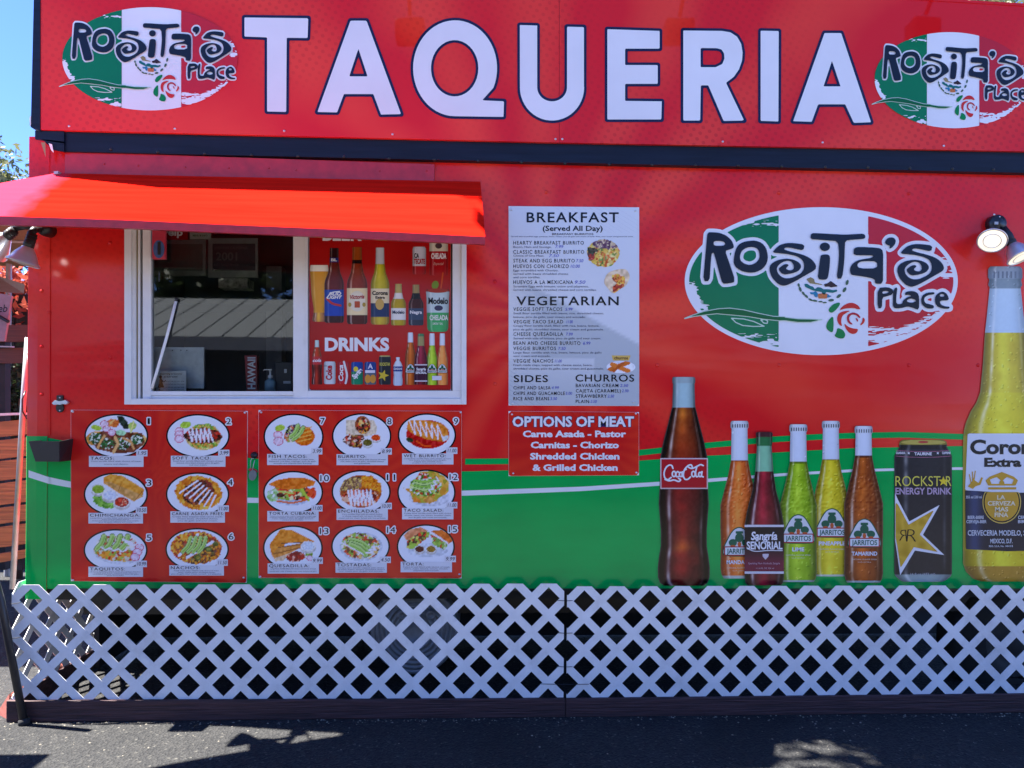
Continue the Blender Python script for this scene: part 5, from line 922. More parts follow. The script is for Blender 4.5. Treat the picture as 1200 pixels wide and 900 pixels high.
o = mini('printed_beer_bottle', 418.5, long_(289, 380.5, 12), [(288, 305, (150, 70, 20), .8), (305, 309, (20, 16, 16), .5), (309, 338, (130, 44, 16), 1), (338, 369, (224, 206, 160), .3), (369, 381, (74, 22, 14), 1)], y=PY-.002)
shape('label_oval', lambda X, Y: sd_ell(X, Y, 418.5, 353, 9.5, 12), (408, 340, 429, 366), .8, PY-.0035, ink((236, 228, 206)), o); text('Victoria', 410, 427, 346, 350.5, PY-.0045, ink((170, 30, 40)), o, bold=.03, shear=.2, slope=-.05)
shape('label_emblem', lambda X, Y: sd_rect(X, Y, 415.5, 353, 421.8, 360.5), (415, 352, 422, 361), .9, PY-.0045, ink((190, 80, 40)), o)
for xx in (410, 426.5): shape('coin', lambda X, Y, xx=xx: sd_ell(X, Y, xx, 357, 1.9, 2.6), (xx-3, 353, xx+3, 361), .7, PY-.0045, ink((176, 150, 60)), o)
o = mini('printed_beer_bottle', 445.3, long_(289.5, 380.5, 10.8), [(288, 309, (190, 196, 200), .5), (309, 338, (170, 160, 20), .8), (338, 355, (220, 206, 170), .3), (355, 371.5, (30, 50, 90), .4), (371.5, 381, (170, 140, 40), .8)], glow=(210, 200, 60), y=PY-.002)
text('Corona', 436.3, 454.5, 341, 345.5, PY-.0045, BLK, o, bold=.03); text('Extra', 440, 451, 347, 350, PY-.0045, BLK, o, bold=.03); shape('medallion', lambda X, Y: sd_ell(X, Y, 445, 356.5, 5, 6.5), (439, 349, 451, 364), .8, PY-.0045, ink((206, 170, 90)), o)
for cx, t_, b_, h_, cols, tt in [(466.9, 332, 381.5, 8.6, [(331, 343, (176, 160, 90), .6), (343, 350, (214, 210, 206), .5), (350, 361, (170, 146, 20), .8), (361, 375, (214, 212, 208), .3), (375, 382, (170, 150, 30), .8)], 'Modelo'), (487.5, 333, 381.5, 8.8, [(332, 343.5, (150, 130, 80), .6), (343.5, 350, (20, 18, 20), .5), (350, 361, (60, 20, 20), .8), (361, 375, (50, 66, 90), .3), (375, 382, (44, 50, 66), .8)], 'Negra')]:
    o = mini('printed_beer_bottle', cx, long_(t_, b_, h_), cols, y=PY-.002); text(tt, cx-7, cx+7, 364, 367.6, PY-.0035, ink((30, 50, 90)) if tt == 'Modelo' else WHT, o, bold=.03)
can = lambda t, b, h: [(t, h*.8), (t+(b-t)*.03, h*.86), (t+(b-t)*.09, h), (b-(b-t)*.07, h), (b, h*.84)]
o = mini('printed_can', 491.3, can(288.5, 322, 7.8), [(288, 312, (190, 190, 192), .6), (312, 322.5, (160, 24, 30), .7)]); text('CA', 485.5, 491, 297, 302, PY-.0035, BLK, o, bold=.03); text('TECATE', 485, 498, 303.5, 309, PY-.0035, ink((170, 30, 36)), o, bold=.04)
o = mini('printed_can', 514, [(283, 10.8), (322, 10.8), (323, 9)], [(282, 294, (200, 190, 160), .5), (294, 324, (160, 20, 24), .5)]); text('CHELADA', 505.5, 523, 297, 303, PY-.0035, ink((240, 236, 226)), o, bold=.04); text('Especial', 508, 520, 307.5, 310.5, PY-.0035, ink((226, 170, 150)), o, shear=.3)
shape('label_emblem', lambda X, Y: sd_ell(X, Y, 514, 288, 4, 3.4), (509, 283.4, 519, 292), .8, PY-.0035, ink((80, 60, 60)), o)
o = mini('printed_tall_can', 513, [(338, 12.6), (342, 13.8), (350, 13.2), (384, 12.4), (387, 11.5), (389.5, 8)], [(337, 342, (130, 30, 20), .4), (342, 366, (180, 200, 204), .5), (366, 390, (60, 160, 90), .6)], y=PY-.002)
text('Modelo', 502, 525, 349, 356, PY-.0035, BLK, o, bold=.03); text('CHELADA', 503.5, 525, 369.5, 375, PY-.0035, ink((230, 236, 226)), o, bold=.04); text('LIMON Y SAL', 507, 519, 378, 380.5, PY-.0035, ink((220, 236, 220)), o, bold=.02); shape('label_emblem', lambda X, Y: sd_ell(X, Y, 514, 361, 5, 3.2), (508, 357, 520, 365), .8, PY-.0035, ink((60, 60, 90)), o)
shape('lime_wedge', lambda X, Y: sd_ell(X, Y, 510, 334, 4, 5, .3), (505, 328, 515, 340), .8, PY-.003, ink((120, 150, 40)), ps); shape('spice_rim', lambda X, Y: sd_ell(X, Y, 513, 340.5, 12.4, 2.6), (500, 337, 526, 344), .8, PY-.0032, ink((170, 50, 24)), ps); strokes('straw', [[(519, 320), (516.5, 340)]], 1.8, PY-.0028, ink((214, 80, 30)), ps)
u5 = lambda x: 355+x/10; v5 = lambda y: 385+y/10; u6 = lambda x: 445+x/10
o = mini('printed_cola_bottle', 371.4, [(398, 1.9), (399, 2.4), (406, 2.5), (412, 4.2), (418, 5.6), (427, 6), (432, 5.8), (440, 5.5), (446, 6.2), (450, 6.3), (451, 5.2)], [(397, 406.5, (180, 200, 196), .6), (406.5, 418, (150, 60, 20), 1), (418, 427, (180, 50, 56), .5), (427, 452, (70, 16, 16), 1)], glow=(206, 60, 40)); text('cola', 366.5, 376.3, 420.5, 424, PY-.0035, WHT, o, bold=.02, shear=.3)
o = mini('printed_can', 386.4, can(423, 450.5, 6.8), [(422, 451, (190, 196, 200), .6)]); text('Coke', 377, 394, 433.5, 440, PY-.0035, ink((186, 36, 50)), o, bold=.04, rot=-math.pi/2); text('Diet', 379, 383.4, 427.5, 429.5, PY-.0035, ink((60, 60, 70)), o)
o = mini('printed_can', 402.4, can(423.5, 450.5, 6.8), [(422, 451, (176, 30, 44), .6)]); strokes('swoosh', [[(403, 424), (405, 432), (407, 440), (405, 449)]], 2.4, PY-.0035, ink((226, 226, 226)), o); text('Coca', 390, 409, 434.5, 439.5, PY-.0042, WHT, o, bold=.03, rot=-math.pi/2, shear=.2)
o = mini('printed_can', 418.5, can(423.5, 451, 7), [(422, 436, (24, 60, 140), .6), (436, 452, (20, 120, 84), .6)]); text('Sprite', 411.5, 425.5, 435, 440, PY-.0042, WHT, o, bold=.05, rot=-.8, shear=.1); shape('fruit', lambda X, Y: sd_ell(X, Y, 417, 432.5, 2.8, 3), (413, 429, 421, 437), .7, PY-.0035, ink((226, 206, 60)), o)
o = mini('printed_can', 434, can(423.5, 451, 6.9), [(422, 437, (30, 60, 130), .6), (437, 452, (80, 96, 110), .6)]); rectp('label', 428, 433.8, 439.6, 437, PY-.0035, (226, 226, 236), o); shape('fruit', lambda X, Y: np.minimum(sd_ell(X, Y, 431, 444, 3.4, 5), sd_ell(X, Y, 437, 444, 3.4, 5)), (427, 438, 441, 451), .7, PY-.0035, ink((214, 150, 60)), o); text('A', 431, 437, 426.5, 432, PY-.0035, ink((220, 220, 236)), o, bold=.03)
o = mini('printed_can', 451, can(416, 451.5, 7), [(415, 417.6, (180, 170, 100), .4), (417.6, 452, (36, 40, 46), .6)]); text('ROCKSTAR', 445, 457, 425, 428.5, PY-.0035, ink((214, 206, 90)), o, bold=.02); poly('star', star5(449, 440, 7, .42, .3), -.0045+PY+.0008, ink((214, 190, 60)), o)
o = mini('printed_water_bottle', 466.3, [(418, 2.2), (421, 2.3), (422, 1.6), (424.5, 3.6), (429, 5.4), (432, 5.6), (440, 4.8), (446, 5.6), (450.5, 5.4), (452, 4)], [(417, 429, (200, 206, 214), .5), (429, 435.5, (20, 50, 120), .4), (435.5, 453, (176, 190, 206), .5)]); text('DASANI', 461.6, 471, 431, 433.4, PY-.0035, WHT, o, bold=.02)
jp = lambda c, n, s_, b, h: [(c, h*.42), (c+3, h*.48), (n, h*.5), (n+6, h*.66), (n+14, h*.92), (s_, h), (b-1.5, h), (b, h*.85)]
for cx, c_, col, gl, yy in [(481, 389, (150, 66, 16), (230, 130, 50), 0), (506.3, 390, (140, 180, 24), (200, 226, 80), 0), (518.3, 390, (226, 130, 60), (246, 180, 100), .0)]:
    n_ = c_+(12 if cx < 490 else 15); o = mini('printed_soda_bottle', cx, jp(c_, n_, 424, 451.5, 6.4), [(388, n_, (206, 212, 222), .5), (n_, 452, col, .9)], glow=gl, y=PY-.002+yy); jar_label(o, cx, 432, .30, PY-.0032)
o = mini('printed_sangria_bottle', 493.3, jp(390.5, 405.5, 427, 451.5, 7.8), [(390, 394, (70, 120, 80), .6), (394, 405.5, (150, 140, 90), .6), (405.5, 427, (100, 20, 40), 1), (427, 447, (60, 26, 46), .4), (447, 452, (70, 16, 24), .8)], glow=(180, 50, 80), y=PY-.0072)
for yy in (427.5, 446.5): rectp('label_line', 486, yy-.7, 500.8, yy+.7, PY-.0085, (216, 206, 216), o)
text('Sangría', 488, 499, 431, 434, PY-.0085, WHT, o, bold=.03); text('SEÑORIAL', 487, 500, 435.5, 438, PY-.0085, WHT, o, bold=.03)
rectp('price_tag', 506.5, 440.5, 517.5, 445.5, PY-.0078, (226, 224, 236), ps)
# ================================================================== LATTICE SKIRT
LYF = -.085
def clip_rect(P, x0, x1, z0, z1):
    for ax, lim, sg in ((0, x0, 1), (0, x1, -1), (1, z0, 1), (1, z1, -1)):
        Q = []
        for i in range(len(P)):
            a, b = P[i], P[(i+1) % len(P)]; da, db = (a[ax]-lim)*sg, (b[ax]-lim)*sg
            if da >= 0: Q.append(a)
            if da*db < 0: t = da/(da-db); Q.append((a[0]+(b[0]-a[0])*t, a[1]+(b[1]-a[1])*t))
        P = Q
        if len(P) < 3: return []
    return P
def lattice(label, xk0, per, x0, x1, z0, z1, zc, xf=None):
    """slats at 45 degrees meeting at (xk0+k*per, zc); xf maps (x,y,z) of the panel to the world"""
    t = thing('lattice_panel', label, 'lattice panel', (x0, LYF, z0) if xf is None else xf((x0, LYF, z0)), 'white lattice panels round the foot of the truck')
    hw = per*.170; H = z1-z0+.3
    for d, ya, yb in ((1, LYF, LYF+.003), (-1, LYF+.0012, LYF+.0045)):
        k = -30
        while k < 60:
            cx = xk0+k*per; k += 1
            a = (cx, zc); pts = [(a[0]-hw+d*H*-1*-1*0, a[1])]
            # strip through a going down-right (d=1) or down-left (d=-1)
            P = [(cx-hw-d*.4, zc+.4), (cx+hw-d*.4, zc+.4), (cx+hw+d*H*1.2, zc-H*1.2), (cx-hw+d*H*1.2, zc-H*1.2)]
            Q = clip_rect(P, x0, x1, z0, z1)
            if len(Q) < 3: continue
            A = 0
            for i in range(len(Q)): A += Q[i][0]*Q[(i+1) % len(Q)][1]-Q[(i+1) % len(Q)][0]*Q[i][1]
            if abs(A)/2 < 2e-4: continue
            if A < 0: Q = Q[::-1]
            n = len(Q); F_ = [tuple(range(n)), tuple(range(2*n-1, n-1, -1))]+[((i+1) % n, i, n+i, n+(i+1) % n) for i in range(n)]
            V = [(p[0], ya, p[1]) for p in Q]+[(p[0], yb, p[1]) for p in Q]
            if xf: V = [xf(v) for v in V]
            mesh_ob('slat', V, F_, M['white_pl'], t)
    return t
X = lambda px, py=750: W(px, py, LYF).x
xa0, xa1 = X(77), X(642.7); perA = (xa1-xa0)/14; zt_ = W(340, 684.7, LYF).z; zb_ = W(340, 820, LYF).z; zc_ = W(340, 682.2, LYF).z
lattice('long white lattice panel below the window and dish boards', xa0, perA, X(13.5), X(660.8), zb_, zt_, zc_)
xb0, xb1 = X(684.5), X(1173); perB = (xb1-xb0)/13; zt2, zb2, zc2 = W(930, 686.6, LYF).z, W(930, 816.5, LYF).z, W(930, 684.6, LYF).z
lattice('long white lattice panel below the printed bottles, right of the seam', xb0, perB, X(664.2), X(1290), zb2, zt2, zc2)
xs = X(13.5)-.008
lattice('short white lattice return panel running back at the left corner of the truck', .09, perA, 0, .85, zb_, zt_, zc_, lambda v: (xs+(v[1]-LYF), LYF+.012+v[0], v[2]))
for px, py, w_ in [(662, 703.5, 9), (662, 741.5, 9), (662, 781, 9), (662, 801.5, 28)]:
    t = tag(MB().tube([W(px-w_, py, LYF-.002), W(px, py+.6, LYF-.004), W(px+w_, py+.3, LYF-.002)], .0016, 6).build('cable_tie', M['black']), 'black cable tie, %s on the seam between the two long lattice panels' % {703.5: 'topmost', 741.5: 'second from the top', 781: 'third from the top', 801.5: 'the long lowest one'}[py], 'cable tie', 'cable ties at the lattice seam')
for px, py in [(19, 707), (19, 747.5)]:
    tag(MB().tube([W(px-6, py+.6, LYF-.002), W(px, py, LYF-.004), W(px+7, py-1.5, LYF-.002)], .0016, 6).build('cable_tie', M['black']), 'black cable tie at the %s left edge of the long lattice panel' % ('upper' if py < 720 else 'middle'), 'cable tie', 'cable ties at the left lattice corner')
# skirting boards
def plank(label, x0, x1, y0, y1, zt0, zt1, cat='skirting board'):
    mb = MB(); mb.hexa([(x0, y0, .0), (x1, y0, .0), (x1, y0, zt1), (x0, y0, zt0)], [(x0, y1, .0), (x1, y1, .0), (x1, y1, zt1), (x0, y1, zt0)])
    o = mb.build('skirting_board', M['kick'], None, bevel=.004); return tag(o, label, cat, 'maroon boards round the foot of the truck')
KF = LYF-.022
zk0, zk1, zk2 = W(6, 821.5, KF).z, W(656, 819.2, KF).z, W(1200, 813.5, KF).z
plank('long maroon timber board on the asphalt under the left lattice panel', W(7, 830, KF).x, W(662.3, 830, KF).x, KF, KF+.02, zk0, zk1)
plank('long maroon timber board on the asphalt under the right lattice panel', W(662.9, 830, KF).x, W(1290, 830, KF).x, KF, KF+.02, zk1, zk2)
xk = W(7, 830, KF).x
tag(MB().box(xk-.0, xk+.02, KF+.021, .80, 0, zk0).build('skirting_board', M['kick'], None, bevel=.004), 'short maroon board running back from the left front corner', 'skirting board', 'maroon boards round the foot of the truck')
MBt = MB().hexa([(xk-.10, KF+.10, .0), (xk-.004, KF+.03, .0), (xk-.004, KF+.03, .13), (xk-.10, KF+.10, .02)], [(xk-.10, KF+.5, .0), (xk-.004, KF+.5, .0), (xk-.004, KF+.5, .13), (xk-.10, KF+.5, .02)])
tag(MBt.build('ramp_wedge', simple('faded_red_timber', (.40, .12, .09), .7, bump=.2), None), 'faded red timber wedge against the left corner of the boards', 'wedge')
# tank behind the lattice
tk = thing('gas_tank', 'grey round tank end with concentric ribs behind the white lattice', 'tank', W(486, 745, .25))
c = W(486, 738, .25); R_ = .245
prf = [(0, R_*.99)]
for i in range(7): r = R_*(1-i*.115); prf += [(.012+i*.004, r*.985), (.018+i*.005, r*.96), (.018+i*.005, r*.91), (.010+i*.005, r*.895)]
prf += [(.05, .001)]
MB().lathe(prf, c, (0, -1, 0), 40).build('ribbed_end', M['tank'], tk, True); MB().lathe([(0, R_*.99), (-.5, R_*.99), (-.5, .001)], c, (0, -1, 0), 40).build('shell', M['tank'], tk, True)
for px in (472, 505): MB().lathe([(0, .028), (.03, .026), (.032, .014), (.02, .012), (.02, .0001)], W(px, 719.5, .21), (0, -1, 0), 18).build('valve', M['tank'], tk, True)
wh = thing('truck_wheel', 'dark wheel under the truck behind the lattice at the right edge', 'wheel', W(1180, 760, .35))
c = W(1195, 755, .30); MB().lathe([(0, .2), (-.02, .34), (-.05, .37), (-.2, .37), (-.22, .2)], c, (0, -1, 0), 36).build('tyre', M['rubber'], wh, True); MB().lathe([(-.03, .2), (-.03, .15), (-.06, .12), (-.02, .06), (-.02, .001)], c, (0, -1, 0), 24).build('hub', M['dark'], wh, True)

# grit blown against the foot of the boards
rs = np.random.RandomState(4); mb = MB()
for i in range(420):
    x = rs.uniform(W(5, 848, -.1).x, W(1230, 848, -.1).x); y = KF-.004-abs(rs.randn())*(.03 if i % 3 else .3); r = rs.uniform(.0015, .0045); a_ = rs.rand()*3; dx_, dy_ = r*math.cos(a_)*1.5, r*math.sin(a_)*1.5
    mb.add([(x-dx_, y-dy_, 0), (x+dy_, y-dx_, 0), (x+dx_, y+dy_, 0), (x-dy_, y+dx_, 0), (x, y, r)], [(0, 1, 4), (1, 2, 4), (2, 3, 4), (3, 0, 4)])
tag(mb.build('grit', simple('pale_grit', (.2, .18, .14), .9, var=.6, scale=50)), 'small pale grit and crumbs lying along the foot of the boards', 'grit', kind='stuff')
# ================================================================== INSIDE THE KITCHEN
def ib(mb_pts, y0, y1): return MB().quadbox(mb_pts, y0, y1)
tb = thing('order_tablet', 'white backed order tablet on a stand just inside the window', 'tablet', W(215, 455, .2))
V, Fc = sdf_mesh(lambda X, Y: sd_rect(X, Y, 170, 410, 238.5, 454)-3.5+0*X, (165, 404, 244, 460), 2.2)
extr('case', lambda X, Y: sd_rect(X, Y, 170, 411, 235, 451)-4, (165, 404, 244, 460), 1.5, .16, .175, simple('off_white_tablet_back', (.62, .64, .62), .4), tb)
for x in (202, 212, 219): screw(x, 410.5, .16, .003, tb, M['black'], 'camera_dot')
MB().box(W(205, 450, .2).x-.04, W(205, 450, .2).x+.05, .19, .26, W(300, 470).z-.010, W(205, 440, .2).z).build('stand', M['blackpl'], tb)
nc = thing('notice_card', 'small white notice card with a black figure and lines of text inside the window', 'notice', W(200, 458, .10))
MB().quadbox([(185.5, 435.2), (218, 434.5), (218, 459.5), (182, 459.5)], .098, .101).build('card', simple('card_stock', (.6, .62, .62), .5), nc)
text('Expecting to become', 188, 213, 437, 439, .0965, BLK, nc); text('AN AUNT SOON?', 192, 208, 440.5, 442.6, .0965, BLK, nc)
for i, yy in enumerate((446, 449.5, 453, 456)): text('we can help you order today', 194, 216, yy, yy+1.3, .0965, ink((60, 60, 66)), nc, 'fine_print')
shape('figure', lambda X, Y: np.minimum(np.minimum(sd_ell(X, Y, 188, 441.6, 1.8, 1.8), sd_poly(X, Y, [(187, 443.5), (189.5, 443.5), (190.5, 448), (192.5, 454), (184.5, 454.5), (186.5, 449)])), np.minimum(sd_rect(X, Y, 186.6, 454, 187.6, 458), sd_line(X, Y, [(189.5, 445), (192, 448), (194, 445.5)], .9))), (183, 439, 196, 459), .6, .0965, BLK, nc)
hv = thing('red_spray_box', 'tall red box printed HAWAII standing inside the window', 'box', W(294, 458, .14))
MB().quadbox([(286.5, 416.5), (301, 416.5), (301, 459), (289, 459)], .14, .18).build('carton', simple('red_carton', (.25, .01, .015), .4), hv); text('HAWAII', 276, 313.5, 433, 441.5, .1385, ink((226, 226, 230)), hv, bold=.03, rot=-math.pi/2)
hs = thing('sanitizer_bottle', 'clear pump bottle of blue hand sanitizer inside the window', 'bottle', W(317, 458, .14))
c = W(316.5, 458, .14); clr = simple('pale_blue_gel', (.25, .42, .5), .15)
MB().lathe([(0, .001), (0, .028), (.05, .028), (.058, .020), (.062, .010), (.07, .009)], c, (0, 0, 1), 20).build('bottle_body', clr, hs, True)
MB().lathe([(.07, .012), (.082, .012), (.083, .005), (.108, .005), (.109, .009), (.116, .009), (.117, .001)], c, (0, 0, 1), 14).build('pump', M['white'], hs, True); MB().tube([c+Vector((0, 0, .112)), c+Vector((-.03, -.004, .112)), c+Vector((-.034, -.005, .106))], .003, 8).build('nozzle', M['white'], hs, True)
rg = thing('card_reader', 'black box with two small white labels inside the window beside the sanitizer', 'card reader', W(335, 458, .16))
MB().quadbox([(322, 424), (342, 424), (342, 459), (322, 459)], .16, .25).build('casing', M['blackpl'], rg, bevel=.004); rectp('sticker', 333, 432.5, 336, 437, .158, (200, 206, 210), rg); rectp('sticker', 332, 446.5, 340.5, 449.5, .158, (190, 196, 200), rg)
for k, (pts, ins, lb) in enumerate([([(176, 281), (241, 281), (241, 323), (176, 323)], [(180, 286), (237, 286), (237, 317), (180, 317)], 'dim framed certificate on the kitchen wall, left one'), ([(244, 279), (302, 279), (302, 325), (244, 325)], [(249, 285.5), (299, 285.5), (299, 317), (249, 317)], 'dim framed dark poster numbered 2001 on the kitchen wall')]):
    fr = thing('wall_frame', lb, 'framed picture', W(pts[3][0], pts[3][1], .7)); MB().quadbox(pts, .70, .72).build('frame', simple('grey_frame', (.30, .30, .29), .5), fr); MB().quadbox(ins, .697, .6995).build('picture_sheet', simple('dark_sheet', (.14, .15, .14) if k == 0 else (.03, .045, .06), .6), fr)
    if k:
        text('2001', 253, 278, 296, 305, .695, ink((120, 124, 126)), fr, bold=.02); text('LIVERMORE CALIFORNIA', 251, 290, 289, 292, .695, ink((120, 124, 126)), fr); text('BEST TACO TRUCK', 251, 280, 309, 311.5, .695, ink((120, 124, 126)), fr)
st_ = thing('yelp_sticker', 'red sticker with white letters at the top of the service window', 'sticker', W(205, 278, .02)); rectp('sticker_sheet', 188, 262, 220, 281, .018, (150, 20, 30), st_); text('yelp', 190, 214, 268, 276, .0165, WHT, st_, bold=.03)
st_ = thing('grey_sticker', 'pale grey green rounded sticker at the top of the service window', 'sticker', W(234, 280, .02)); shape('sticker_sheet', lambda X, Y: sd_rect(X, Y, 224, 262, 246, 279)-1.5, (221, 260, 249, 282), 1, .018, ink((170, 180, 170)), st_); text('MENU & INFO', 226, 243, 275, 277, .0165, ink((60, 110, 70)), st_, bold=.02)
wr2 = thing('window_bell', 'red and blue plastic clip hanging at the top left of the service window', 'clip', W(186, 262, -.02))
extr('body', lambda X, Y: sd_rect(X, Y, 180.5, 266, 191.5, 301.5)-2.2, (176, 262, 196, 306), 1.1, -.034, -.016, simple('pink_red_plastic', (.50, .04, .07), .3), wr2)
extr('blue_window', lambda X, Y: sd_ell(X, Y, 186, 292, 6.6, 10.5), (178, 280, 194, 304), 1, -.037, -.0345, simple('blue_plastic', (.06, .12, .28), .15), wr2); extr('dark_slot', lambda X, Y: sd_rect(X, Y, 185.2, 284, 187.4, 298)-.6, (183, 282, 190, 300), .8, -.040, -.0375, M['blackpl'], wr2)
pr_ = thing('white_prop_rod', 'slanted white rod leaning on the sliding window glass', 'rod', W(178, 455, .03)); MB().tube([W(206.5, 351.5, -.004), W(196, 393, -.004), W(184, 435, -.004), W(178, 455, -.004)], .0075, 10).build('rod', M['white'], pr_, True)
MB().tube([W(206.8, 349, -.004), W(206.5, 353, -.004)], .0095, 10).build('rod_cap', M['blackpl'], pr_, True)
sh = thing('kitchen_shelf', 'dark steel shelf across the kitchen behind the counter', 'shelf', W(260, 350, .9)); MB().quadbox([(150, 352), (420, 352), (420, 356), (150, 356)], .8, 1.2).build('shelf_board', M['inside'], sh)
MB().quadbox([(312, 312), (330, 312), (330, 458), (312, 458)], 1.1, 1.2).build('upright', simple('grey_upright', (.2, .2, .2), .5), sh)
bx = thing('stacked_box', 'dim patterned carton on the shelf inside the kitchen', 'box', W(270, 345, .8)); MB().quadbox([(256, 326), (290, 326), (290, 337), (256, 337)], .82, .95).build('carton', simple('speckled_carton', (.35, .33, .3), .6, var=.6, scale=40), bx)

# ================================================================== LEFT BACKGROUND
tp = thing('tent_pole', 'slanted bare metal tube against the left edge of the truck', 'pole', W(14, 690, .30)); MB().tube([W(32.5, 396, .30), W(27.5, 470, .28), W(14.5, 690, .25)], .0145, 14).build('tube', M['steel'], tp, True)
MB().tube([W(30, 458, .245), W(26, 468, .22), W(26.5, 482, .22), W(31, 490, .24)], .004, 8).build('cable_loop', M['black'], tp, True)
dp_ = thing('leaning_pole', 'dark leaning pole at the bottom left in front of the lattice corner', 'pole', G(29, 848)); a_ = G(28.5, 849); MB().tube([W(-40, 560, -.10), W(1, 704, -.12), Vector((a_.x, a_.y, .0))], .018, 14).build('tube', simple('dark_bronze_tube', (.045, .04, .04), .35, .3), dp_, True)
MB().lathe([(0, .0001), (.0, .026), (.02, .026), (.03, .019)], a_, (-.1, .1, 1), 14).build('foot_cap', M['rubber'], dp_, True)
def fence(name, label, y, rows, x0, x1, mat, cat='fence', posts=()):
    t = thing(name, label, cat, W(20, rows[-1][1], y))
    for (ya, yb_, sl) in rows: MB().quadbox([(x0, ya+sl*(x1-x0)*-1), (x1, ya), (x1, yb_), (x0, yb_+sl*(x1-x0)*-1)], y, y+.022).build('plank', mat, t, bevel=.002)
    for px in posts: MB().quadbox([(px-4, rows[0][0]+6), (px+4, rows[0][0]+6), (px+4, 668), (px-4, 668)], y+.024, y+.09).build('post', M['dark'], t)
    return t
fence('slatted_fence', 'brown horizontal plank fence left of the truck, lower part with dark gaps', 1.3, [(488, 506, -.10), (508.5, 530.5, -.12), (533, 556, -.12), (558.5, 584, -.13), (587, 606, -.13), (609, 633, -.14)], -80, 62, M['wood'], posts=(-50, 22, 55))
MB().quadbox([(-80, 487), (24, 483.5), (24, 486), (-80, 491)], 1.26, 1.36).build('fence_cap', M['white'], bpy.data.objects['slatted_fence'])
fence('slatted_bench_back', 'dark brown plank rack behind the pole at the left edge', 1.9, [(380, 400, -.02), (407, 425, -.02)], -60, 50, simple('dark_brown_timber', (.11, .035, .016), .55, var=.3, scale=9, stretch=(.5, 2, 9)), 'rack', posts=(2, 44))
MB().quadbox([(-60, 404), (14, 405.5), (14, 407), (-60, 406)], 1.85, 1.88).build('metal_strip', M['steel'], bpy.data.objects['slatted_bench_back'])
bs = thing('fence_rail', 'low dark timber rail lying behind the fence foot', 'rail', W(10, 650, 1.2)); MB().quadbox([(-80, 662), (50, 641), (50, 650), (-80, 674)], 1.28, 1.29+.04).build('rail', M['wood'], bs)
ca = thing('tan_awning', 'tan canvas canopy underside seen below the red awning at the left edge', 'canopy', (-5.5, 2, 0))
MB().box(-9.5, -3.0, .98, 3.3, 2.90, 2.93).build('canvas', M['tan'], ca); MB().box(-9.5, -3.0, .97, .979, 2.80, 2.93).build('valance', M['tan'], ca)
for x_, y_ in ((-9.3, 1.1), (-4.6, 1.1), (-9.3, 3.2), (-4.4, 3.2)): MB().tube([(x_, y_, 0), (x_, y_, 2.9)], .025).build('pole', M['steel'], ca)
for y_ in (1.5, 2.2, 2.9): MB().tube([(-9.4, y_, 2.885), (-3.1, y_, 2.885)], .012).build('rafter', M['steel'], ca)
wt = thing('white_canopy', 'white canvas canopy corner at the left edge below red leaves', 'canopy', W(0, 345, 3.0)); mesh_ob('canvas', [W(-120, 296, 3.2), W(-4, 323, 3.2), W(29, 333, 3.0), W(28, 344, 2.98), W(-10, 341.5, 2.98), W(-120, 336, 2.98)], [(0, 1, 4, 5), (1, 2, 3, 4)], M['cloth'], wt)
MB().tube([W(-30, 338, 3.0), W(-30, 640, 3.0)], .02).build('pole', M['steel'], wt)
pn = thing('price_banner', 'tilted grey lilac board with dark script at the left edge', 'sign', W(5, 395, 1.5)); MB().quadbox([(-40, 336), (13.5, 346.5), (5, 400), (-48, 400)], 1.5, 1.52).build('panel', simple('lilac_panel', (.24, .20, .22), .5), pn); text('Jaleb', -14, 8.5, 357, 365.5, 1.498, BLK, pn, shear=.2)
MB().tube([W(-20, 360, 1.46), W(10, 377, 1.46)], .012).build('strut', M['black'], pn)
# dark shed behind
sh2 = thing('dark_shed', 'dark timber shed wall behind the fence left of the truck', 'shed', W(0, 640, 3.6)); MB().quadbox([(-260, 345), (110, 345), (110, 600), (-260, 600)], 3.6, 3.9).build('wall', simple('dark_shed_boards', (.03, .026, .024), .8, var=.5, scale=14, stretch=(6, 1, .4)), sh2)
for i in range(9): MB().quadbox([(-60+i*15, 345), (-58.6+i*15, 345), (-58.6+i*15, 600), (-60+i*15, 600)], 3.585, 3.6).build('batten', M['dark'], sh2)
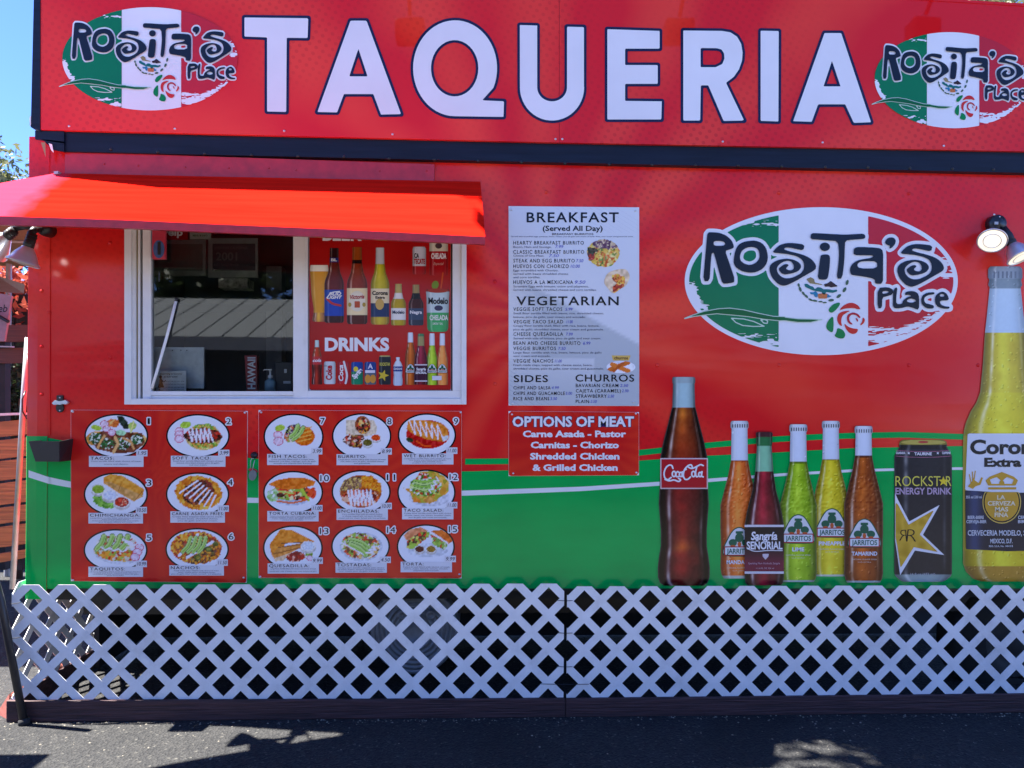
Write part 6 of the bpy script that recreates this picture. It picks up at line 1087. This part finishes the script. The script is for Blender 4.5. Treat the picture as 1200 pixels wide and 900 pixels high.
# foliage
def leafmat(name, a, b):
    m, nt, p = newmat(name); L = nt.links.new; g = N(nt, 'ShaderNodeNewGeometry'); r = N(nt, 'ShaderNodeValToRGB'); r.color_ramp.elements[0].color = (*a, 1); r.color_ramp.elements[1].color = (*b, 1)
    L(g.outputs['Random Per Island'], r.inputs[0]); L(r.outputs[0], p.inputs['Base Color']); p.inputs['Roughness'].default_value = .5
    tr = N(nt, 'ShaderNodeBsdfTranslucent'); L(r.outputs[0], tr.inputs[0]); mx = N(nt, 'ShaderNodeMixShader'); mx.inputs[0].default_value = .3; L(p.outputs[0], mx.inputs[1]); L(tr.outputs[0], mx.inputs[2]); L(mx.outputs[0], nt.nodes['Material Output'].inputs[0]); return m
def crown(name, c, rad, n, sz, mat, par, seed, lumps=20):
    rs = np.random.RandomState(seed); cs = rs.randn(lumps, 3); cs /= np.linalg.norm(cs, axis=1)[:, None]; cs *= .55*rs.rand(lumps, 1)**.3
    cs = cs*rad; lr = rs.uniform(.35, .6, lumps)
    k = rs.randint(0, lumps, n); d = rs.randn(n, 3); d /= np.linalg.norm(d, axis=1)[:, None]; P = cs[k]+d*(rs.rand(n, 1)**.45)*np.array(rad)*lr[k][:, None]+np.array(c)
    a = rs.randn(n, 3); a /= np.linalg.norm(a, axis=1)[:, None]; b = np.cross(a, rs.randn(n, 3)); b /= np.linalg.norm(b, axis=1)[:, None]; s = sz*rs.uniform(.6, 1.3, (n, 1))
    V = np.stack([P-a*s, P+b*s*.42, P+a*s, P-b*s*.42], 1).reshape(-1, 3); F_ = np.arange(n*4).reshape(-1, 4)
    return mesh_ob(name, V, F_.tolist(), mat, par)
def tree(name, label, base, h, rad, n, sz, mat, seed, group=None, cat='tree'):
    base = Vector(base); t = thing(name, label, cat, base, group); mb = MB(); top = base+Vector((0, 0, h*.72))
    mb.tube([base, base+Vector((.05, 0, h*.3)), top], .05*h/2.2, 10, True, .02*h/2.2)
    rs = random.Random(seed)
    for i in range(6): an = i*1.05; p = base.lerp(top, .55+.07*i); mb.tube([p, p+Vector((math.cos(an)*rad[0]*.6, math.sin(an)*rad[1]*.6, rad[2]*.45))], .02*h/2.2, 7, True, .006)
    mb.build('trunk', simple('bark', (.10, .075, .05), .9, bump=.3), t, True)
    crown('crown', (base.x, base.y, base.z+h*.78), rad, n, sz, mat, t, seed); return t
LG = leafmat('olive_leaves', (.05, .075, .025), (.20, .20, .09)); LD = leafmat('dark_leaves', (.02, .04, .014), (.07, .10, .035)); LR = leafmat('red_leaves', (.30, .04, .02), (.62, .16, .10))
p = W(-14, 266, 7.0); tree('tree', 'sunlit olive green tree top against the sky left of the truck', (p.x, 7.0, 0), p.z/.78, (1.1, .9, 1.15), 13000, .05, LG, 5)
p = W(1110, 48, 6.5); tree('tree', 'pale leafy tree top just over the right end of the red sign', (p.x, 6.5, 0), p.z/.78, (1.35, 1.0, .85), 8000, .06, LG, 6)
p = W(14, 322, 3.4); rb_ = tree('red_leaf_shrub', 'shrub with red leaves between the tan and the white canopies', (p.x-.2, 3.8, 0), p.z*1.2, (.8, .4, .42), 3000, .05, LR, 8, cat='shrub')
p = W(20, 410, 3.0); tree('bush', 'dark green bush in front of the shed left of the truck', (p.x-.05, 3.1, 0), p.z*1.02, (.35, .3, .6), 1400, .035, LD, 9, cat='bush')
# tree added out of view, its crown placed to shade the asphalt in front
tt = thing('tree', 'added unseen tree whose crown high over the roof shades the asphalt in front', 'tree', (-1.2, 3.6, 0))
MB().tube([(-1.2, 3.6, 0), (-1.25, 3.3, 3.2), (-1.1, 2.2, 4.9), (-.9, .6, 5.6), (-.9, -.3, 5.7)], .16, 12, True, .03).build('trunk', simple('bark', (.10, .075, .05), .9, bump=.3), tt, True)
crown('crown', (-.15, -.12, 5.75), (1.55, 1.1, .5), 20000, .085, LD, tt, 77, 40)
mt = thing('shade_tent', 'unseen white tent roof just outside the left edge, placed for its shade at the bottom left', 'tent', (-4.6, -1.4, 0))
MB().box(-6.2, -3.22, -2.7, -.24, 2.38, 2.41).build('roof_sheet', M['cloth'], mt)  # roof out of view, set where its shade reaches the bottom left
for x_, y_ in ((-6.1, -2.6), (-3.4, -2.6), (-6.1, -.35), (-3.6, -.35)): MB().tube([(x_, y_, 0), (x_, y_, 2.38)], .022).build('pole', M['steel'], mt)
# ================================================================== ACROSS THE LOT (mirrored in the glass and the glossy vinyl)
ps_ = thing('patio_shelter', 'open shelter with a pale seamed metal roof across the lot', 'shelter', (0, -9, 0))
zr0, zr1 = 2.75, 3.75; yy0, yy1 = -8.2, -10.8; n_ = 44
for i in range(n_):
    xa_ = -9+i*.40; MB().hexa([(xa_+.022, yy0, zr0), (xa_+.39, yy0, zr0), (xa_+.39, yy1, zr1), (xa_+.022, yy1, zr1)], [(xa_+.022, yy0, zr0-.03), (xa_+.39, yy0, zr0-.03), (xa_+.39, yy1, zr1-.03), (xa_+.022, yy1, zr1-.03)]).build('roof_panel', simple('pale_metal_roof', (.20, .22, .22), .5, var=.1) if i == 0 else bpy.data.materials['pale_metal_roof'], ps_)
MB().box(-9, 8.6, yy0+.02, yy0+.06, zr0-.22, zr0-.01).build('gutter', simple('pale_gutter', (.25, .26, .26), .4), ps_)
for x in (-8.4, -5.2, -2.25, 1.0, 4.2, 7.6): MB().box(x, x+.14, yy0-.2, yy0-.06, 0, zr0+.02).build('post', M['wood'], ps_)
MB().box(-9, 8.6, -11.0, -10.85, 0, 3.7).build('back_wall', simple('dark_back_wall', (.05, .055, .06), .8), ps_)
for i, x in enumerate((-11, -6, -1, 4.5, 10)):
    tree('tree', ['broad dark tree across the lot, far left', 'dark tree behind the shelter, left', 'dark tree behind the middle of the shelter', 'dark tree behind the shelter, right', 'broad dark tree across the lot, far right'][i], (x, -13.5, 0), 5.2+.5*(i % 2), (2.6, 1.6, 1.5), 2600, .16, LD, 20+i, 'trees across the lot')
